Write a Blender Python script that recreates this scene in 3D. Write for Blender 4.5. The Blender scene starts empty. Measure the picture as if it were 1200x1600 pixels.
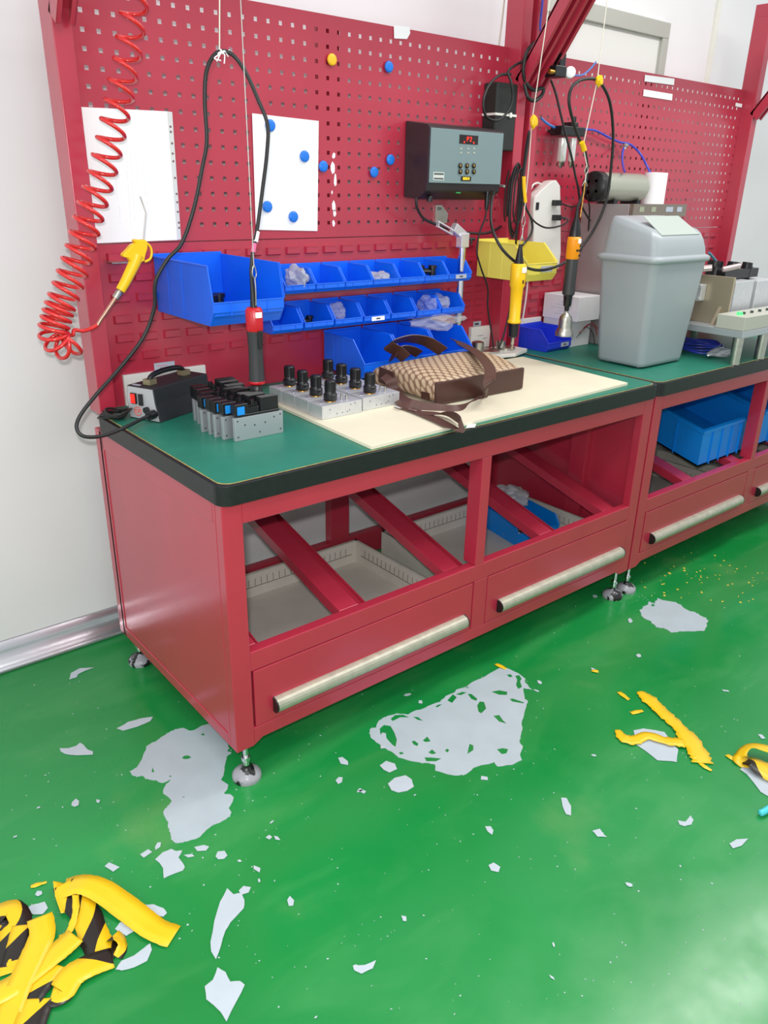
import bpy, bmesh, math, random
from mathutils import Vector, Matrix, geometry
R = math.radians
random.seed(7)
scene = bpy.context.scene
col = scene.collection

# ------------------------------------------------------------------ camera
CAM = Vector((-0.7059, -1.3807, 1.3828))
YAW, PITCH, ROLL, F = 0.6963, 0.3971, 0.02206, 1213.64      # F in pixels of the 1200x1600 frame
fw = Vector((math.sin(YAW)*math.cos(PITCH), math.cos(YAW)*math.cos(PITCH), -math.sin(PITCH)))
r0 = Vector((math.cos(YAW), -math.sin(YAW), 0)); u0 = r0.cross(fw)
rt = math.cos(ROLL)*r0 + math.sin(ROLL)*u0; up = -math.sin(ROLL)*r0 + math.cos(ROLL)*u0
cd = bpy.data.cameras.new('camera'); cam = bpy.data.objects.new('camera', cd); col.objects.link(cam)
cd.sensor_fit = 'VERTICAL'; cd.sensor_height = 24; cd.lens = F/1600*24; cd.clip_start = .02
m = Matrix.Identity(4)
for i, v in enumerate((rt, up, -fw)):
    for j in range(3): m[j][i] = v[j]
m.translation = CAM; cam.matrix_world = m
scene.camera = cam

# ------------------------------------------------------------------ light
scene.view_settings.view_transform = 'Standard'; scene.view_settings.look = 'None'
scene.view_settings.gamma = 1; scene.view_settings.use_curve_mapping = False
scene.view_settings.exposure = 0.0
w = bpy.data.worlds.new('room_light'); scene.world = w; w.use_nodes = True
w.node_tree.nodes['Background'].inputs[0].default_value = (.93, .96, 1.0, 1)
w.node_tree.nodes['Background'].inputs[1].default_value = 0.82
def area(name, loc, target, sx, sy, power, color=(1, 1, 1)):
    l = bpy.data.lights.new(name, 'AREA'); l.shape = 'RECTANGLE'; l.size = sx; l.size_y = sy; l.energy = power; l.color = color
    o = bpy.data.objects.new(name, l); col.objects.link(o); o.location = loc
    o.rotation_euler = (Vector(target)-Vector(loc)).to_track_quat('-Z', 'Y').to_euler()
    return o
area('ceiling_tube_light', (2.2, -.35, 2.75), (2.2, -.35, 0), 2.6, .35, 40, (1, .98, .94))
area('window_daylight', (-2.8, -1.2, 1.6), (0, 0, .9), 1.6, 1.4, 20, (.97, .98, 1))
area('ceiling_tube_light', (-.6, -1.1, 2.75), (-.6, -1.1, 0), 1.2, .35, 16, (1, .98, .94))
area('camera_flash', (-.72, -1.37, 1.46), (.75, .15, .75), .05, .03, 19, (1, .96, .95))

# ------------------------------------------------------------------ helpers
def px(x, y, ax, val):
    """point of the world seen at pixel (x, y) of the photo on the plane axis=val"""
    d = rt*((x-600)/F) - up*((y-800)/F) + fw
    t = (val-CAM[ax])/d[ax]
    return CAM + d*t
def X(x, y, v): return px(x, y, 0, v)
def Y(x, y, v): return px(x, y, 1, v)
def Z(x, y, v=0.): return px(x, y, 2, v)
def s2l(c):
    return tuple(((v/255)/12.92 if v/255 <= .04045 else ((v/255+.055)/1.055)**2.4) for v in c)
MATS = {}
def mat(name, rgb=None, rough=.5, metal=0., noise=0., scale=30., coat=0., emit=0., alpha=1., trans=0., bump=0., spec=.5, rnoise=0.):
    if name in MATS: return MATS[name]
    M = bpy.data.materials.new(name); M.use_nodes = True; MATS[name] = M
    nt = M.node_tree; b = nt.nodes['Principled BSDF']; c = s2l(rgb)
    b.inputs['Base Color'].default_value = (*c, 1); b.inputs['Roughness'].default_value = rough
    b.inputs['Metallic'].default_value = metal; b.inputs['Coat Weight'].default_value = coat
    b.inputs['Coat Roughness'].default_value = .15; b.inputs['Specular IOR Level'].default_value = spec
    if emit: b.inputs['Emission Color'].default_value = (*c, 1); b.inputs['Emission Strength'].default_value = emit
    b.inputs['Alpha'].default_value = alpha; b.inputs['Transmission Weight'].default_value = trans
    if noise or bump or rnoise:
        tc = nt.nodes.new('ShaderNodeTexCoord'); n = nt.nodes.new('ShaderNodeTexNoise')
        n.inputs['Scale'].default_value = scale; n.inputs['Detail'].default_value = 5
        nt.links.new(tc.outputs['Object'], n.inputs['Vector'])
        if noise:
            r = nt.nodes.new('ShaderNodeValToRGB')
            r.color_ramp.elements[0].position = .3; r.color_ramp.elements[1].position = .7
            r.color_ramp.elements[0].color = (*[max(0, v*(1-noise)) for v in c], 1)
            r.color_ramp.elements[1].color = (*[min(1, v*(1+noise)) for v in c], 1)
            nt.links.new(n.outputs['Fac'], r.inputs['Fac']); nt.links.new(r.outputs['Color'], b.inputs['Base Color'])
        if rnoise:
            mr = nt.nodes.new('ShaderNodeMapRange'); mr.inputs['To Min'].default_value = max(.02, rough-rnoise); mr.inputs['To Max'].default_value = rough+rnoise
            nt.links.new(n.outputs['Fac'], mr.inputs['Value']); nt.links.new(mr.outputs['Result'], b.inputs['Roughness'])
        if bump:
            bp = nt.nodes.new('ShaderNodeBump'); bp.inputs['Strength'].default_value = bump; bp.inputs['Distance'].default_value = .002
            nt.links.new(n.outputs['Fac'], bp.inputs['Height']); nt.links.new(bp.outputs['Normal'], b.inputs['Normal'])
    return M

class MB:
    def __init__(s): s.v = []; s.f = []; s.sm = []
    def add(s, vs, fs, smooth=False):
        k = len(s.v); s.v += [tuple(v) for v in vs]; s.f += [tuple(i+k for i in f) for f in fs]; s.sm += [smooth]*len(fs); return s
    def box(s, x0, y0, z0, x1, y1, z1):
        vs = [(x, y, z) for z in (z0, z1) for y in (y0, y1) for x in (x0, x1)]
        return s.add(vs, [(0, 2, 3, 1), (4, 5, 7, 6), (0, 1, 5, 4), (2, 6, 7, 3), (0, 4, 6, 2), (1, 3, 7, 5)])
    def obox(s, c, ax, ay, az):
        """oriented box: centre and three half-axis vectors"""
        c, ax, ay, az = map(Vector, (c, ax, ay, az))
        vs = [c+ax*i+ay*j+az*k for k in (-1, 1) for j in (-1, 1) for i in (-1, 1)]
        return s.add(vs, [(0, 2, 3, 1), (4, 5, 7, 6), (0, 1, 5, 4), (2, 6, 7, 3), (0, 4, 6, 2), (1, 3, 7, 5)])
    def prism(s, pts, ext):
        """planar polygon (3D points) extruded by the vector ext"""
        pts = [Vector(p) for p in pts]; ext = Vector(ext); n = len(pts)
        tri = geometry.tessellate_polygon([pts])
        vs = pts+[p+ext for p in pts]
        fs = [tuple(t) for t in tri]+[tuple(i+n for i in reversed(t)) for t in tri]
        fs += [(i, (i+1) % n, (i+1) % n+n, i+n) for i in range(n)]
        return s.add(vs, fs)
    def tube(s, pts, r, n=10, smooth=True, caps=True):
        pts = [Vector(p) for p in pts]; rs = r if isinstance(r, (list, tuple)) else [r]*len(pts)
        t = (pts[1]-pts[0]).normalized(); a = Vector((0, 0, 1)) if abs(t.z) < .9 else Vector((1, 0, 0))
        nrm = t.cross(a).normalized(); vs = []
        for i, p in enumerate(pts):
            t2 = (pts[min(i+1, len(pts)-1)]-pts[max(i-1, 0)])
            if t2.length < 1e-9: t2 = t
            t2 = t2.normalized(); nrm = (nrm-t2*nrm.dot(t2))
            if nrm.length < 1e-6: nrm = t2.orthogonal()
            nrm.normalize(); bn = t2.cross(nrm)
            for k in range(n):
                an = 2*math.pi*k/n; vs.append(p+(nrm*math.cos(an)+bn*math.sin(an))*rs[i])
        fs = [(i*n+k, i*n+(k+1) % n, (i+1)*n+(k+1) % n, (i+1)*n+k) for i in range(len(pts)-1) for k in range(n)]
        s.add(vs, fs, smooth)
        if caps:
            s.add(vs[:n], [tuple(reversed(range(n)))]); s.add(vs[-n:], [tuple(range(n))])
        return s
    def cyl(s, a, b, r, r2=None, n=24):
        return s.tube([a, b], [r, r if r2 is None else r2], n)
    def lathe(s, c, prof, n=24, ax=(0, 0, 1)):
        """profile [(radius, height)] round an axis; hard edges where a point is repeated"""
        c = Vector(c); ax = Vector(ax).normalized(); nr = ax.orthogonal().normalized(); bn = ax.cross(nr)
        segs = []; cur = [prof[0]]
        for q in prof[1:]:
            if q == cur[-1]: segs.append(cur); cur = [q]
            else: cur.append(q)
        segs.append(cur)
        for g in segs:
            vs = [c+ax*h+(nr*math.cos(2*math.pi*k/n)+bn*math.sin(2*math.pi*k/n))*max(r, 1e-5) for r, h in g for k in range(n)]
            if len(g) > 1: s.add(vs, [(i*n+k, i*n+(k+1) % n, (i+1)*n+(k+1) % n, (i+1)*n+k) for i in range(len(g)-1) for k in range(n)], True)
        return s
    def ribbon(s, pts, wv, th=.0015, smooth=True):
        """strip through pts; wv = half-width vector(s)"""
        pts = [Vector(p) for p in pts]; n = len(pts)
        ws = [Vector(x) for x in wv] if isinstance(wv[0], (list, tuple, Vector)) else [Vector(wv)]*n
        vs = []
        for i, p in enumerate(pts):
            t = (pts[min(i+1, n-1)]-pts[max(i-1, 0)]).normalized(); nn = t.cross(ws[i]).normalized()*th/2
            vs += [p-ws[i]-nn, p+ws[i]-nn, p+ws[i]+nn, p-ws[i]+nn]
        fs = []
        for i in range(n-1):
            for k in range(4): fs.append((i*4+k, i*4+(k+1) % 4, i*4+4+(k+1) % 4, i*4+4+k))
        fs += [(3, 2, 1, 0), (n*4-4, n*4-3, n*4-2, n*4-1)]
        return s.add(vs, fs, False)
    def build(s, name, m, parent=None, bevel=0., seg=2, origin=None):
        me = bpy.data.meshes.new(name)
        vs = s.v
        pl = Vector(parent['_o']) if parent is not None and '_o' in parent else Vector((0, 0, 0))
        o0 = pl
        if parent is None:
            xs = [v[0] for v in vs]; ys = [v[1] for v in vs]; zs = [v[2] for v in vs]
            o0 = Vector(origin) if origin else Vector(((min(xs)+max(xs))/2, (min(ys)+max(ys))/2, min(zs)))
        me.from_pydata([Vector(v)-o0 for v in vs], [], s.f); me.materials.append(m)
        me.polygons.foreach_set('use_smooth', s.sm)
        bm = bmesh.new(); bm.from_mesh(me); bmesh.ops.recalc_face_normals(bm, faces=bm.faces); bm.to_mesh(me); bm.free()
        me.update()
        o = bpy.data.objects.new(name, me); col.objects.link(o)
        if parent is not None: o.parent = parent; o['_o'] = list(o0)
        else: o.location = o0; o['_o'] = list(o0)
        if bevel:
            b = o.modifiers.new('bevel', 'BEVEL'); b.width = bevel; b.segments = seg; b.limit_method = 'ANGLE'; b.angle_limit = R(40)
            b.harden_normals = False
        return o

def tag(o, label=None, cat=None, group=None, kind=None):
    if label: o['label'] = label
    if cat: o['category'] = cat
    if group: o['group'] = group
    if kind: o['kind'] = kind
    return o
def thing(name, label, cat, loc=(0, 0, 0), group=None):
    o = bpy.data.objects.new(name, None); col.objects.link(o); o.location = loc; o.empty_display_size = .05
    o['_o'] = list(loc); return tag(o, label, cat, group)
def kids(o): return [c for c in bpy.data.objects if c.parent == o]
def copy_tree(o, parent=None, loc=None):
    c = o.copy(); col.objects.link(c); c.parent = parent
    if loc is not None: c.location = loc
    for k in kids(o): copy_tree(k, c)
    return c
def smooth(pts, k=6, closed=False):
    """Catmull-Rom"""
    P = [Vector(p) for p in pts]; n = len(P); out = []
    for i in range(n if closed else n-1):
        if closed: a, b, c, d = P[(i-1) % n], P[i], P[(i+1) % n], P[(i+2) % n]
        else: a, b, c, d = P[max(i-1, 0)], P[i], P[i+1], P[min(i+2, n-1)]
        for j in range(k):
            t = j/k
            out.append(.5*((2*b)+(c-a)*t+(2*a-5*b+4*c-d)*t*t+(3*b-a-3*c+d)*t**3))
    if not closed: out.append(P[-1])
    return out
def text_mesh(name, body, size, m, parent, center, right, upv, depth=.0006, spacing=1.0):
    cu = bpy.data.curves.new(name, 'FONT'); cu.body = body; cu.size = size; cu.extrude = depth; cu.align_x = 'CENTER'; cu.align_y = 'CENTER'; cu.space_character = spacing
    t = bpy.data.objects.new(name, cu); col.objects.link(t); bpy.context.view_layer.update()
    me = bpy.data.meshes.new_from_object(t); bpy.data.objects.remove(t)
    right = Vector(right).normalized(); upv = Vector(upv).normalized(); nn = right.cross(upv); c = Vector(center)
    o0 = Vector(parent['_o'])
    for v in me.vertices: v.co = c+right*v.co.x+upv*v.co.y+nn*v.co.z-o0
    me.materials.clear(); me.materials.append(m)
    o = bpy.data.objects.new(name, me); col.objects.link(o); o.parent = parent; o['_o'] = list(o0)
    return o
def flat_shape(name, outer, holes, z, th, m, parent=None):
    """flat piece with holes: outlines are lists of world xy"""
    loops = [[Vector((p[0], p[1], 0)) for p in outer]]+[[Vector((p[0], p[1], 0)) for p in h] for h in holes]
    tri = geometry.tessellate_polygon(loops); flat = [p for l in loops for p in l]; n = len(flat)
    vs = [(p.x, p.y, z) for p in flat]+[(p.x, p.y, z+th) for p in flat]
    fs = [tuple(reversed(t)) for t in tri]+[tuple(i+n for i in t) for t in tri]; k = 0
    for l in loops:
        q = len(l); fs += [(k+i, k+(i+1) % q, k+(i+1) % q+n, k+i+n) for i in range(q)]; k += q
    return MB().add(vs, fs).build(name, m, parent)
def ragged(pts, amp, sub=3, seed=0):
    rg = random.Random(seed); out = []; n = len(pts)
    for i in range(n):
        a = Vector(pts[i]); b = Vector(pts[(i+1) % n]); d = b-a; nn = Vector((-d.y, d.x))
        out.append(a[:])
        for j in range(1, sub):
            p = a+d*(j/sub)
            out.append((p+nn.normalized()*rg.uniform(-amp, amp))[:] if nn.length > 0 else p[:])
    return out

# ------------------------------------------------------------------ materials
red = mat('red_enamel', (180, 46, 68), .3, coat=.35, noise=.05, scale=6, bump=.05, spec=.6)
red_in = red
black_rub = mat('black_edge_strip', (22, 24, 26), .45, noise=.25, scale=60)
green_top = mat('green_bench_mat', (34, 122, 100), .42, noise=.08, scale=14)
glue = mat('yellowed_mat_edge', (176, 160, 96), .7, noise=.3, scale=90)
steel = mat('brushed_steel', (190, 188, 178), .32, metal=1, noise=.1, scale=80)
alu = mat('machined_aluminium', (208, 211, 213), .42, metal=.5, noise=.05, scale=50)
alu_h = mat('handle_aluminium', (186, 184, 166), .45, metal=.55, noise=.12, scale=40)
chrome = mat('chrome', (225, 225, 228), .12, metal=1)
blk = mat('black_plastic', (20, 21, 23), .35)
blk_soft = mat('black_rubber_cable', (30, 30, 30), .45)
cream_paint = mat('cream_drawer_paint', (206, 202, 192), .5, noise=.05, scale=12)
slot_m = mat('dark_slot', (90, 86, 78), .8)
blue = mat('blue_bin_plastic', (10, 104, 236), .36, noise=.04, scale=20)
blue2 = mat('deep_blue_bin_plastic', (38, 62, 214), .36, noise=.04, scale=20)
cyan = mat('light_blue_crate_plastic', (0, 132, 226), .4)
yel_bin = mat('yellow_bin_plastic', (236, 222, 96), .4)
yel = mat('yellow_plastic', (246, 196, 12), .35)
orange = mat('orange_plastic', (244, 152, 14), .35)
white = mat('white_paper', (246, 246, 248), .7)
whitep = mat('white_plastic', (232, 230, 224), .4)
label_m = mat('grey_sticker', (178, 186, 200), .5)
redt = mat('red_hose', (214, 34, 34), .22, coat=.4)
string_m = mat('white_cord', (226, 222, 206), .6)
dark_screen = mat('dark_display', (34, 26, 26), .2)
led = mat('red_display_segments', (255, 40, 30), .4, emit=1.6)
greenled = mat('green_lamp', (70, 235, 110), .3, emit=1.0)
clearp = mat('clear_plastic_film', (232, 236, 240), .12, alpha=.28, spec=.6)
brass = mat('brass', (200, 150, 70), .3, metal=1)
ink = mat('dark_print', (50, 50, 60), .6)

# ================================================================== the room
FL = bpy.data.materials.new('green_epoxy_floor'); FL.use_nodes = True
nt = FL.node_tree; b = nt.nodes['Principled BSDF']; tc = nt.nodes.new('ShaderNodeTexCoord')
def nz(scale, detail=4, dist=0., stretch=None):
    n = nt.nodes.new('ShaderNodeTexNoise'); n.inputs['Scale'].default_value = scale; n.inputs['Detail'].default_value = detail; n.inputs['Distortion'].default_value = dist
    if stretch:
        mp = nt.nodes.new('ShaderNodeMapping'); mp.inputs['Scale'].default_value = stretch; mp.inputs['Rotation'].default_value = (0, 0, .6)
        nt.links.new(tc.outputs['Object'], mp.inputs['Vector']); nt.links.new(mp.outputs['Vector'], n.inputs['Vector'])
    else: nt.links.new(tc.outputs['Object'], n.inputs['Vector'])
    return n
def ramp(src, stops):
    r = nt.nodes.new('ShaderNodeValToRGB')
    while len(r.color_ramp.elements) < len(stops): r.color_ramp.elements.new(.5)
    for e, (p, c) in zip(r.color_ramp.elements, stops): e.position = p; e.color = (*c, 1)
    nt.links.new(src.outputs['Fac'], r.inputs['Fac']); return r
def mixc(a, b2, fac):
    mx = nt.nodes.new('ShaderNodeMix'); mx.data_type = 'RGBA'
    nt.links.new(a, mx.inputs[6]); nt.links.new(b2, mx.inputs[7]); nt.links.new(fac, mx.inputs[0]); return mx.outputs[2]
base = ramp(nz(1.3, 3), [(.3, s2l((14, 128, 56))), (.7, s2l((34, 146, 72)))])
scuff = nt.nodes.new('ShaderNodeRGB'); scuff.outputs[0].default_value = (*s2l((120, 190, 120)), 1)
f1 = ramp(nz(3, 8, .6, (1, 2.5, 1)), [(.5, (0, 0, 0)), (.85, (.22, .22, .22))])
c1 = mixc(base.outputs[0], scuff.outputs[0], f1.outputs[0])
dirt = nt.nodes.new('ShaderNodeRGB'); dirt.outputs[0].default_value = (*s2l((150, 170, 110)), 1)
f2 = ramp(nz(2.6, 7, .2), [(.63, (0, 0, 0)), (.80, (.3, .3, .3))])
c2 = mixc(c1, dirt.outputs[0], f2.outputs[0])
nt.links.new(c2, b.inputs['Base Color'])
rr = ramp(nz(9, 5), [(.3, (.16,)*3), (.75, (.32,)*3)]); nt.links.new(rr.outputs[0], b.inputs['Roughness'])
bp = nt.nodes.new('ShaderNodeBump'); bp.inputs['Strength'].default_value = .12; bp.inputs['Distance'].default_value = .004
nt.links.new(nz(5, 3).outputs['Fac'], bp.inputs['Height']); nt.links.new(bp.outputs['Normal'], b.inputs['Normal'])
tag(MB().box(-3, -3.5, -.05, 6, 1.0, 0).build('floor', FL), kind='structure')
WY = .90
wallm = mat('white_wall_panel', (234, 232, 234), .38, noise=.02, scale=3)
tag(MB().box(-3, WY, 0, 6, WY+.1, 3.0).build('wall_back', wallm), kind='structure')
trimm = mat('white_trim', (232, 230, 220), .4)
tag(MB().box(3.12, WY-.012, 0, 3.15, WY-.0005, 3.0).build('trim_1', trimm), kind='structure')
# coved aluminium skirting
prof = [(0, 0), (-.045, .004), (-.032, .012), (-.016, .03), (-.008, .055), (-.004, .085), (0, .088)]
n = len(prof); mb = MB()
vs = [(xx, WY-.0005+p[0], p[1]+.0005) for xx in (-3, 6) for p in prof]
mb.add(vs, [(i, i+1, i+1+n, i+n) for i in range(n-1)]+[(n-1, 0, n, 2*n-1)], True)
skirt = mat('aluminium_skirting', (205, 207, 212), .25, metal=.8, noise=.08, scale=3)
tag(mb.build('baseboard_back', skirt), kind='structure')
# framed window panel in the back wall, behind the second bench
grey_frame = mat('grey_window_frame', (186, 187, 178), .4, metal=.3)
wf = MB()
x0, x1, z0, z1 = 1.83, 2.74, 1.45, 2.06
for bx in ((x0, z1-.06, x1, z1), (x0, z0, x1, z0+.05), (x0, z0+.05, x0+.045, z1-.06), (x1-.045, z0+.05, x1, z1-.06)):
    wf.box(bx[0], WY-.03, bx[1], bx[2], WY-.001, bx[3])
wfo = tag(wf.build('window_1', grey_frame, bevel=.003), kind='structure')
MB().box(x0+.045, WY-.012, z0+.05, x1-.045, WY-.008, z1-.06).build('pane', mat('frosted_pane', (226, 227, 222), .25), wfo)
MB().box(x0+.05, WY-.028, 1.76, x1-.05, WY-.0125, 1.785).build('crossbar', grey_frame, wfo)

# ================================================================== workbench
foot_m = mat('grey_cast_foot', (150, 150, 154), .3, noise=.5, scale=32)
_e = [n for n in foot_m.node_tree.nodes if n.bl_idname == 'ShaderNodeValToRGB'][0].color_ramp.elements
_e[0].position = .46; _e[0].color = (.01, .01, .01, 1); _e[1].position = .5; _e[1].color = (*s2l((158, 158, 164)), 1)     # black paint flaking off grey
W, PITCHX, D, ZT = 1.615, 1.625, .72, .80
YB, YP = .716, .657      # board face, post face
def pegboard(x0, x1, z0, z1, hx0, nx, hz0, nz_, pitch=.0394, hs=.0106, y=YB, th=.0015, skip=()):
    xs = [x0]; zs = [z0]
    for i in range(nx): c = hx0+i*.03935; xs += [c-hs/2, c+hs/2]
    for j in range(nz_): c = hz0+j*.0395; zs += [c-hs/2, c+hs/2]
    xs.append(x1); zs.append(z1); nxx = len(xs); nzz = len(zs); mb = MB()
    vs = [(x, yy, z) for yy in (y, y+th) for z in zs for x in xs]; K = nxx*nzz; fs = []
    hole = lambda i, j: i % 2 == 1 and j % 2 == 1
    for j in range(nzz-1):
        for i in range(nxx-1):
            a = j*nxx+i
            if not hole(i, j):
                fs.append((a, a+1, a+1+nxx, a+nxx)); fs.append((a+K, a+nxx+K, a+1+nxx+K, a+1+K))
            else:
                for p, q in ((a, a+1), (a+1, a+1+nxx), (a+1+nxx, a+nxx), (a+nxx, a)): fs.append((p, p+K, q+K, q))
    mb.add(vs, fs)
    # folded rim
    mb.box(x0, y+th, z0, x1, y+.02, z0+.0015); mb.box(x0, y+th, z1-.0015, x1, y+.02, z1)
    mb.box(x0, y+th, z0, x0+.0015, y+.02, z1); mb.box(x1-.0015, y+th, z0, x1, y+.02, z1)
    return mb
def louver_panel(x0, x1, z0, z1, lx0, ncol, rows):
    mb = MB().box(x0, YB, z0, x1, YB+.02, z1)
    for r_ in rows:
        for i in range(ncol):
            c = lx0+i*.0688; a, b2 = c-.026, c+.026; t, bt = r_+.011, r_-.011; p = .0065
            if b2 > x1-.01: continue
            # raised louvre with a folded lip along the top
            e = .0035; p = .008
            vs = [(a, YB, t), (b2, YB, t), (a+e, YB-p, t), (b2-e, YB-p, t),
                  (a, YB, bt), (b2, YB, bt), (a+e, YB-p, bt+e), (b2-e, YB-p, bt+e)]
            mb.add(vs, [(0, 1, 3, 2), (2, 3, 7, 6), (6, 7, 5, 4), (0, 2, 6, 4), (1, 5, 7, 3)])
            mb.box(a+e, YB-p-.0012, t-.0015, b2-e, YB-p, t)
    return mb
def drawer(root, x0, x1, ztop, yb):
    zb, zt_ = .155, ztop
    d = MB().box(x0+.002, -.0005, zb+.002, x1-.002, .018, zt_-.002).build('drawer', red, root, bevel=.0015)
    # tray body
    a, b2 = x0+.016, x1-.035; t = .0015; zf, zr = .19, .275
    mb = MB().box(a, .02, zf-.003, b2, yb, zf)
    mb.box(a, yb-t, zf, b2, yb, zr).box(a, .02, zf, a+t, yb, zr).box(b2-t, .02, zf, b2, yb, zr).box(a, .02, zf, b2, .02+t, zr)
    mb.box(a, yb-.012, zr-.0015, b2, yb, zr).box(b2-.010, .02, zr-.0015, b2, yb, zr).box(a, .02, zr-.0015, a+.01, yb, zr)
    tr = mb.build('tray', cream_paint, d)
    sl = MB(); k = int((b2-a-.04)/.022)
    for i in range(k): sl.box(a+.03+i*.022, yb-t-.001, .225, a+.0312+i*.022, yb-t, .25)
    sl.box(a+.02, yb-t-.001, .222, b2-.02, yb-t, .2236)
    k = int((yb-.08)/.022)
    for i in range(k): sl.box(b2-t-.001, .05+i*.022, .225, b2-t, .0512+i*.022, .25)
    sl.box(b2-t-.001, .04, .222, b2-t, yb-.03, .2236)
    sl.build('divider_slots', slot_m, tr)
    MB().box(b2+.006, .03, .205, b2+.022, yb+.03, .245).build('slide_rail', mat('slide_rail_steel', (110, 98, 82), .4, metal=.6), d)
    # curved grip profile
    hx0, hx1 = x0+.055, x1-.035; zc = .195; prof = []
    for i in range(9):
        an = R(-80+i*21); prof.append((-.019*math.cos(an)-.006, zc+.005+.020*math.sin(an)))
    inner = [(p[0]+.004, zc+.005+(p[1]-zc-.005)*.8) for p in reversed(prof)]
    pr = [(-.0, zc+.026)]+list(reversed(prof))+list(reversed(inner))+[(-.0, zc+.022)]
    h = MB().prism([(hx0, p[0], p[1]) for p in pr], (hx1-hx0, 0, 0)).build('handle', alu_h, d)
    for xa in (hx0-.004, hx1): MB().prism([(xa, p[0], p[1]) for p in [(-.0, zc+.027)]+list(reversed(prof))+[(0, zc-.015)]], (.004, 0, 0)).build('end_cap', blk, h)
    return d
def workbench(ox, label, first):
    root = thing('workbench', label, 'workbench', (0, 0, 0))
    # --- body frame: welded steel
    fr = MB(); z0, zt = .1025, .752
    fr.box(0, 0, z0, .05, .03, zt).box(W-.05, 0, z0, W, .03, zt)                     # front corner stiles
    fr.box(.05, 0, .70, W-.05, .03, zt).box(.05, 0, .318, W-.05, .03, .37)            # rails
    fr.box(.05, 0, z0+.015, W-.05, .03, .155).box(.799, 0, .37, .835, .05, .70)
    fr.box(.80, 0, .155, .857, .03, .318).box(1.577, 0, .155, W-.05+.001, .03, .318)
    fr.box(0, D-.05, z0, .05, D, zt).box(W-.05, D-.05, z0, W, D, zt)                  # rear stiles
    fr.box(.05, D-.03, z0, W-.05, D, .19).box(.05, D-.03, .66, W-.05, D, zt).box(.776, D-.035, .19, .857, D, .66)
    for xa, xb in ((.05, .085), (W-.085, W-.05)):                                     # foot gussets
        fr.prism([(xa if xa < 1 else xb, .001, z0), (xa if xa < 1 else xb, .001, z0+.02), (xb if xa < 1 else xa, .001, z0+.02)], (0, .028, 0))
    fr.build('body_frame', red, root, bevel=.002)
    # --- side panels with a recessed field
    for s_, nm in ((0, 'left'), (1, 'right')):
        xa, xb = (0.0, .02) if s_ == 0 else (W-.02, W)
        sp = MB(); a, b2, c, d = .03, D-.03, .135, .70
        sp.box(xa, .03, z0, xb, a+.012, zt).box(xa, b2-.012, z0, xb, D-.03+.0005, zt).box(xa, a+.012, d, xb, b2-.012, zt).box(xa, a+.012, z0, xb, b2-.012, c)
        q = .0025; (sp.box(xa+q, a+.012, c, xb, b2-.012, d) if s_ == 0 else sp.box(xa, a+.012, c, xb-q, b2-.012, d))
        sp.build('side_panel', red, root, bevel=.0015)
        if s_: MB().box(W-.045, .21, .16, W-.0205, .28, .752).build('inner_upright', red, root, bevel=.002)
    # --- sloping rails inside
    for xa, xb in ((.055, .10), (.331, .431), (.70, .798), (1.12, 1.219), (1.45, 1.545)):
        rm = MB(); dz = .19*(.66/.66); y0, y1 = .03, D-.03; za, zb = .337, .337+.175
        def bar(xl, xr, lo, hi): rm.add([(xl, y0, za+lo), (xr, y0, za+lo), (xl, y0, za+hi), (xr, y0, za+hi), (xl, y1, zb+lo), (xr, y1, zb+lo), (xl, y1, zb+hi), (xr, y1, zb+hi)],
                                        [(0, 1, 3, 2), (4, 6, 7, 5), (0, 2, 6, 4), (1, 5, 7, 3), (2, 3, 7, 6), (0, 4, 5, 1)])
        wd = xb-xa
        bar(xa, xa+wd*.62, 0, .033); bar(xa+wd*.62, xb, 0, .004); bar(xb-.004, xb, 0, .015)
        rm.build('sloping_rail', red, root, bevel=.0015)
    # --- drawers
    drawer(root, .054, .797, .3175, .52); drawer(root, .857, 1.577, .3175, .52)
    # --- worktop
    def outline(off, post):
        r_ = .03; cx0, cx1, cy0 = -.007+off, W+.0025-off, -.014+off; pts = []
        for k in range(7):
            a = math.pi+math.pi/2*k/6; pts.append((cx0+r_+r_*math.cos(a), cy0+r_+r_*math.sin(a)))
        for k in range(7):
            a = -math.pi/2+math.pi/2*k/6; pts.append((cx1-r_+r_*math.cos(a), cy0+r_+r_*math.sin(a)))
        pts += [(cx1, .655), (1.552, .655), (1.552, .714), (.047, .714), (.047, .655), (cx0, .655)]
        return pts
    top = MB().prism([(x, y, .753) for x, y in outline(0, 1)], (0, 0, .0455)).build('worktop', black_rub, root, bevel=.004, seg=3)
    MB().prism([(x, y, .7986) for x, y in outline(.0105, 1)], (0, 0, .0009)).build('yellowed_edge', glue, top)
    MB().prism([(x, y, .7987) for x, y in outline(.0125, 1)], (0, 0, .0017)).build('green_mat', green_top, top)
    # --- feet
    for fx, fy in ((.033, .02), (W-.040, .02), (.033, .67), (W-.040, .67)):
        f = MB().lathe((fx, fy, 0), [(.0, .0), (.036, .0), (.036, .0), (.037, .006), (.036, .013), (.028, .022), (.014, .028), (.009, .033), (.009, .04)], 28)
        ft = f.build('foot', foot_m, root)
        MB().cyl((fx, fy, .04), (fx, fy, z0+.01), .0065, n=14).cyl((fx, fy, .055), (fx, fy, .066), .013, n=6).cyl((fx, fy, .034), (fx, fy, .05), .0085, n=14).build('threaded_stem', chrome, ft)
    # --- posts, boards, brace
    zp = 2.118
    MB().box(.0, YP, .7990, .0445, .735, zp).build('post', red, root, bevel=.002)
    MB().box(1.553, YP, .7990, 1.598, .735, zp).build('post', red, root, bevel=.002)
    bx1 = 1.5525
    pegboard(.0455, bx1, 1.232, 1.828, .089, 38, 1.2745, 14).build('pegboard', red, root)
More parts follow.
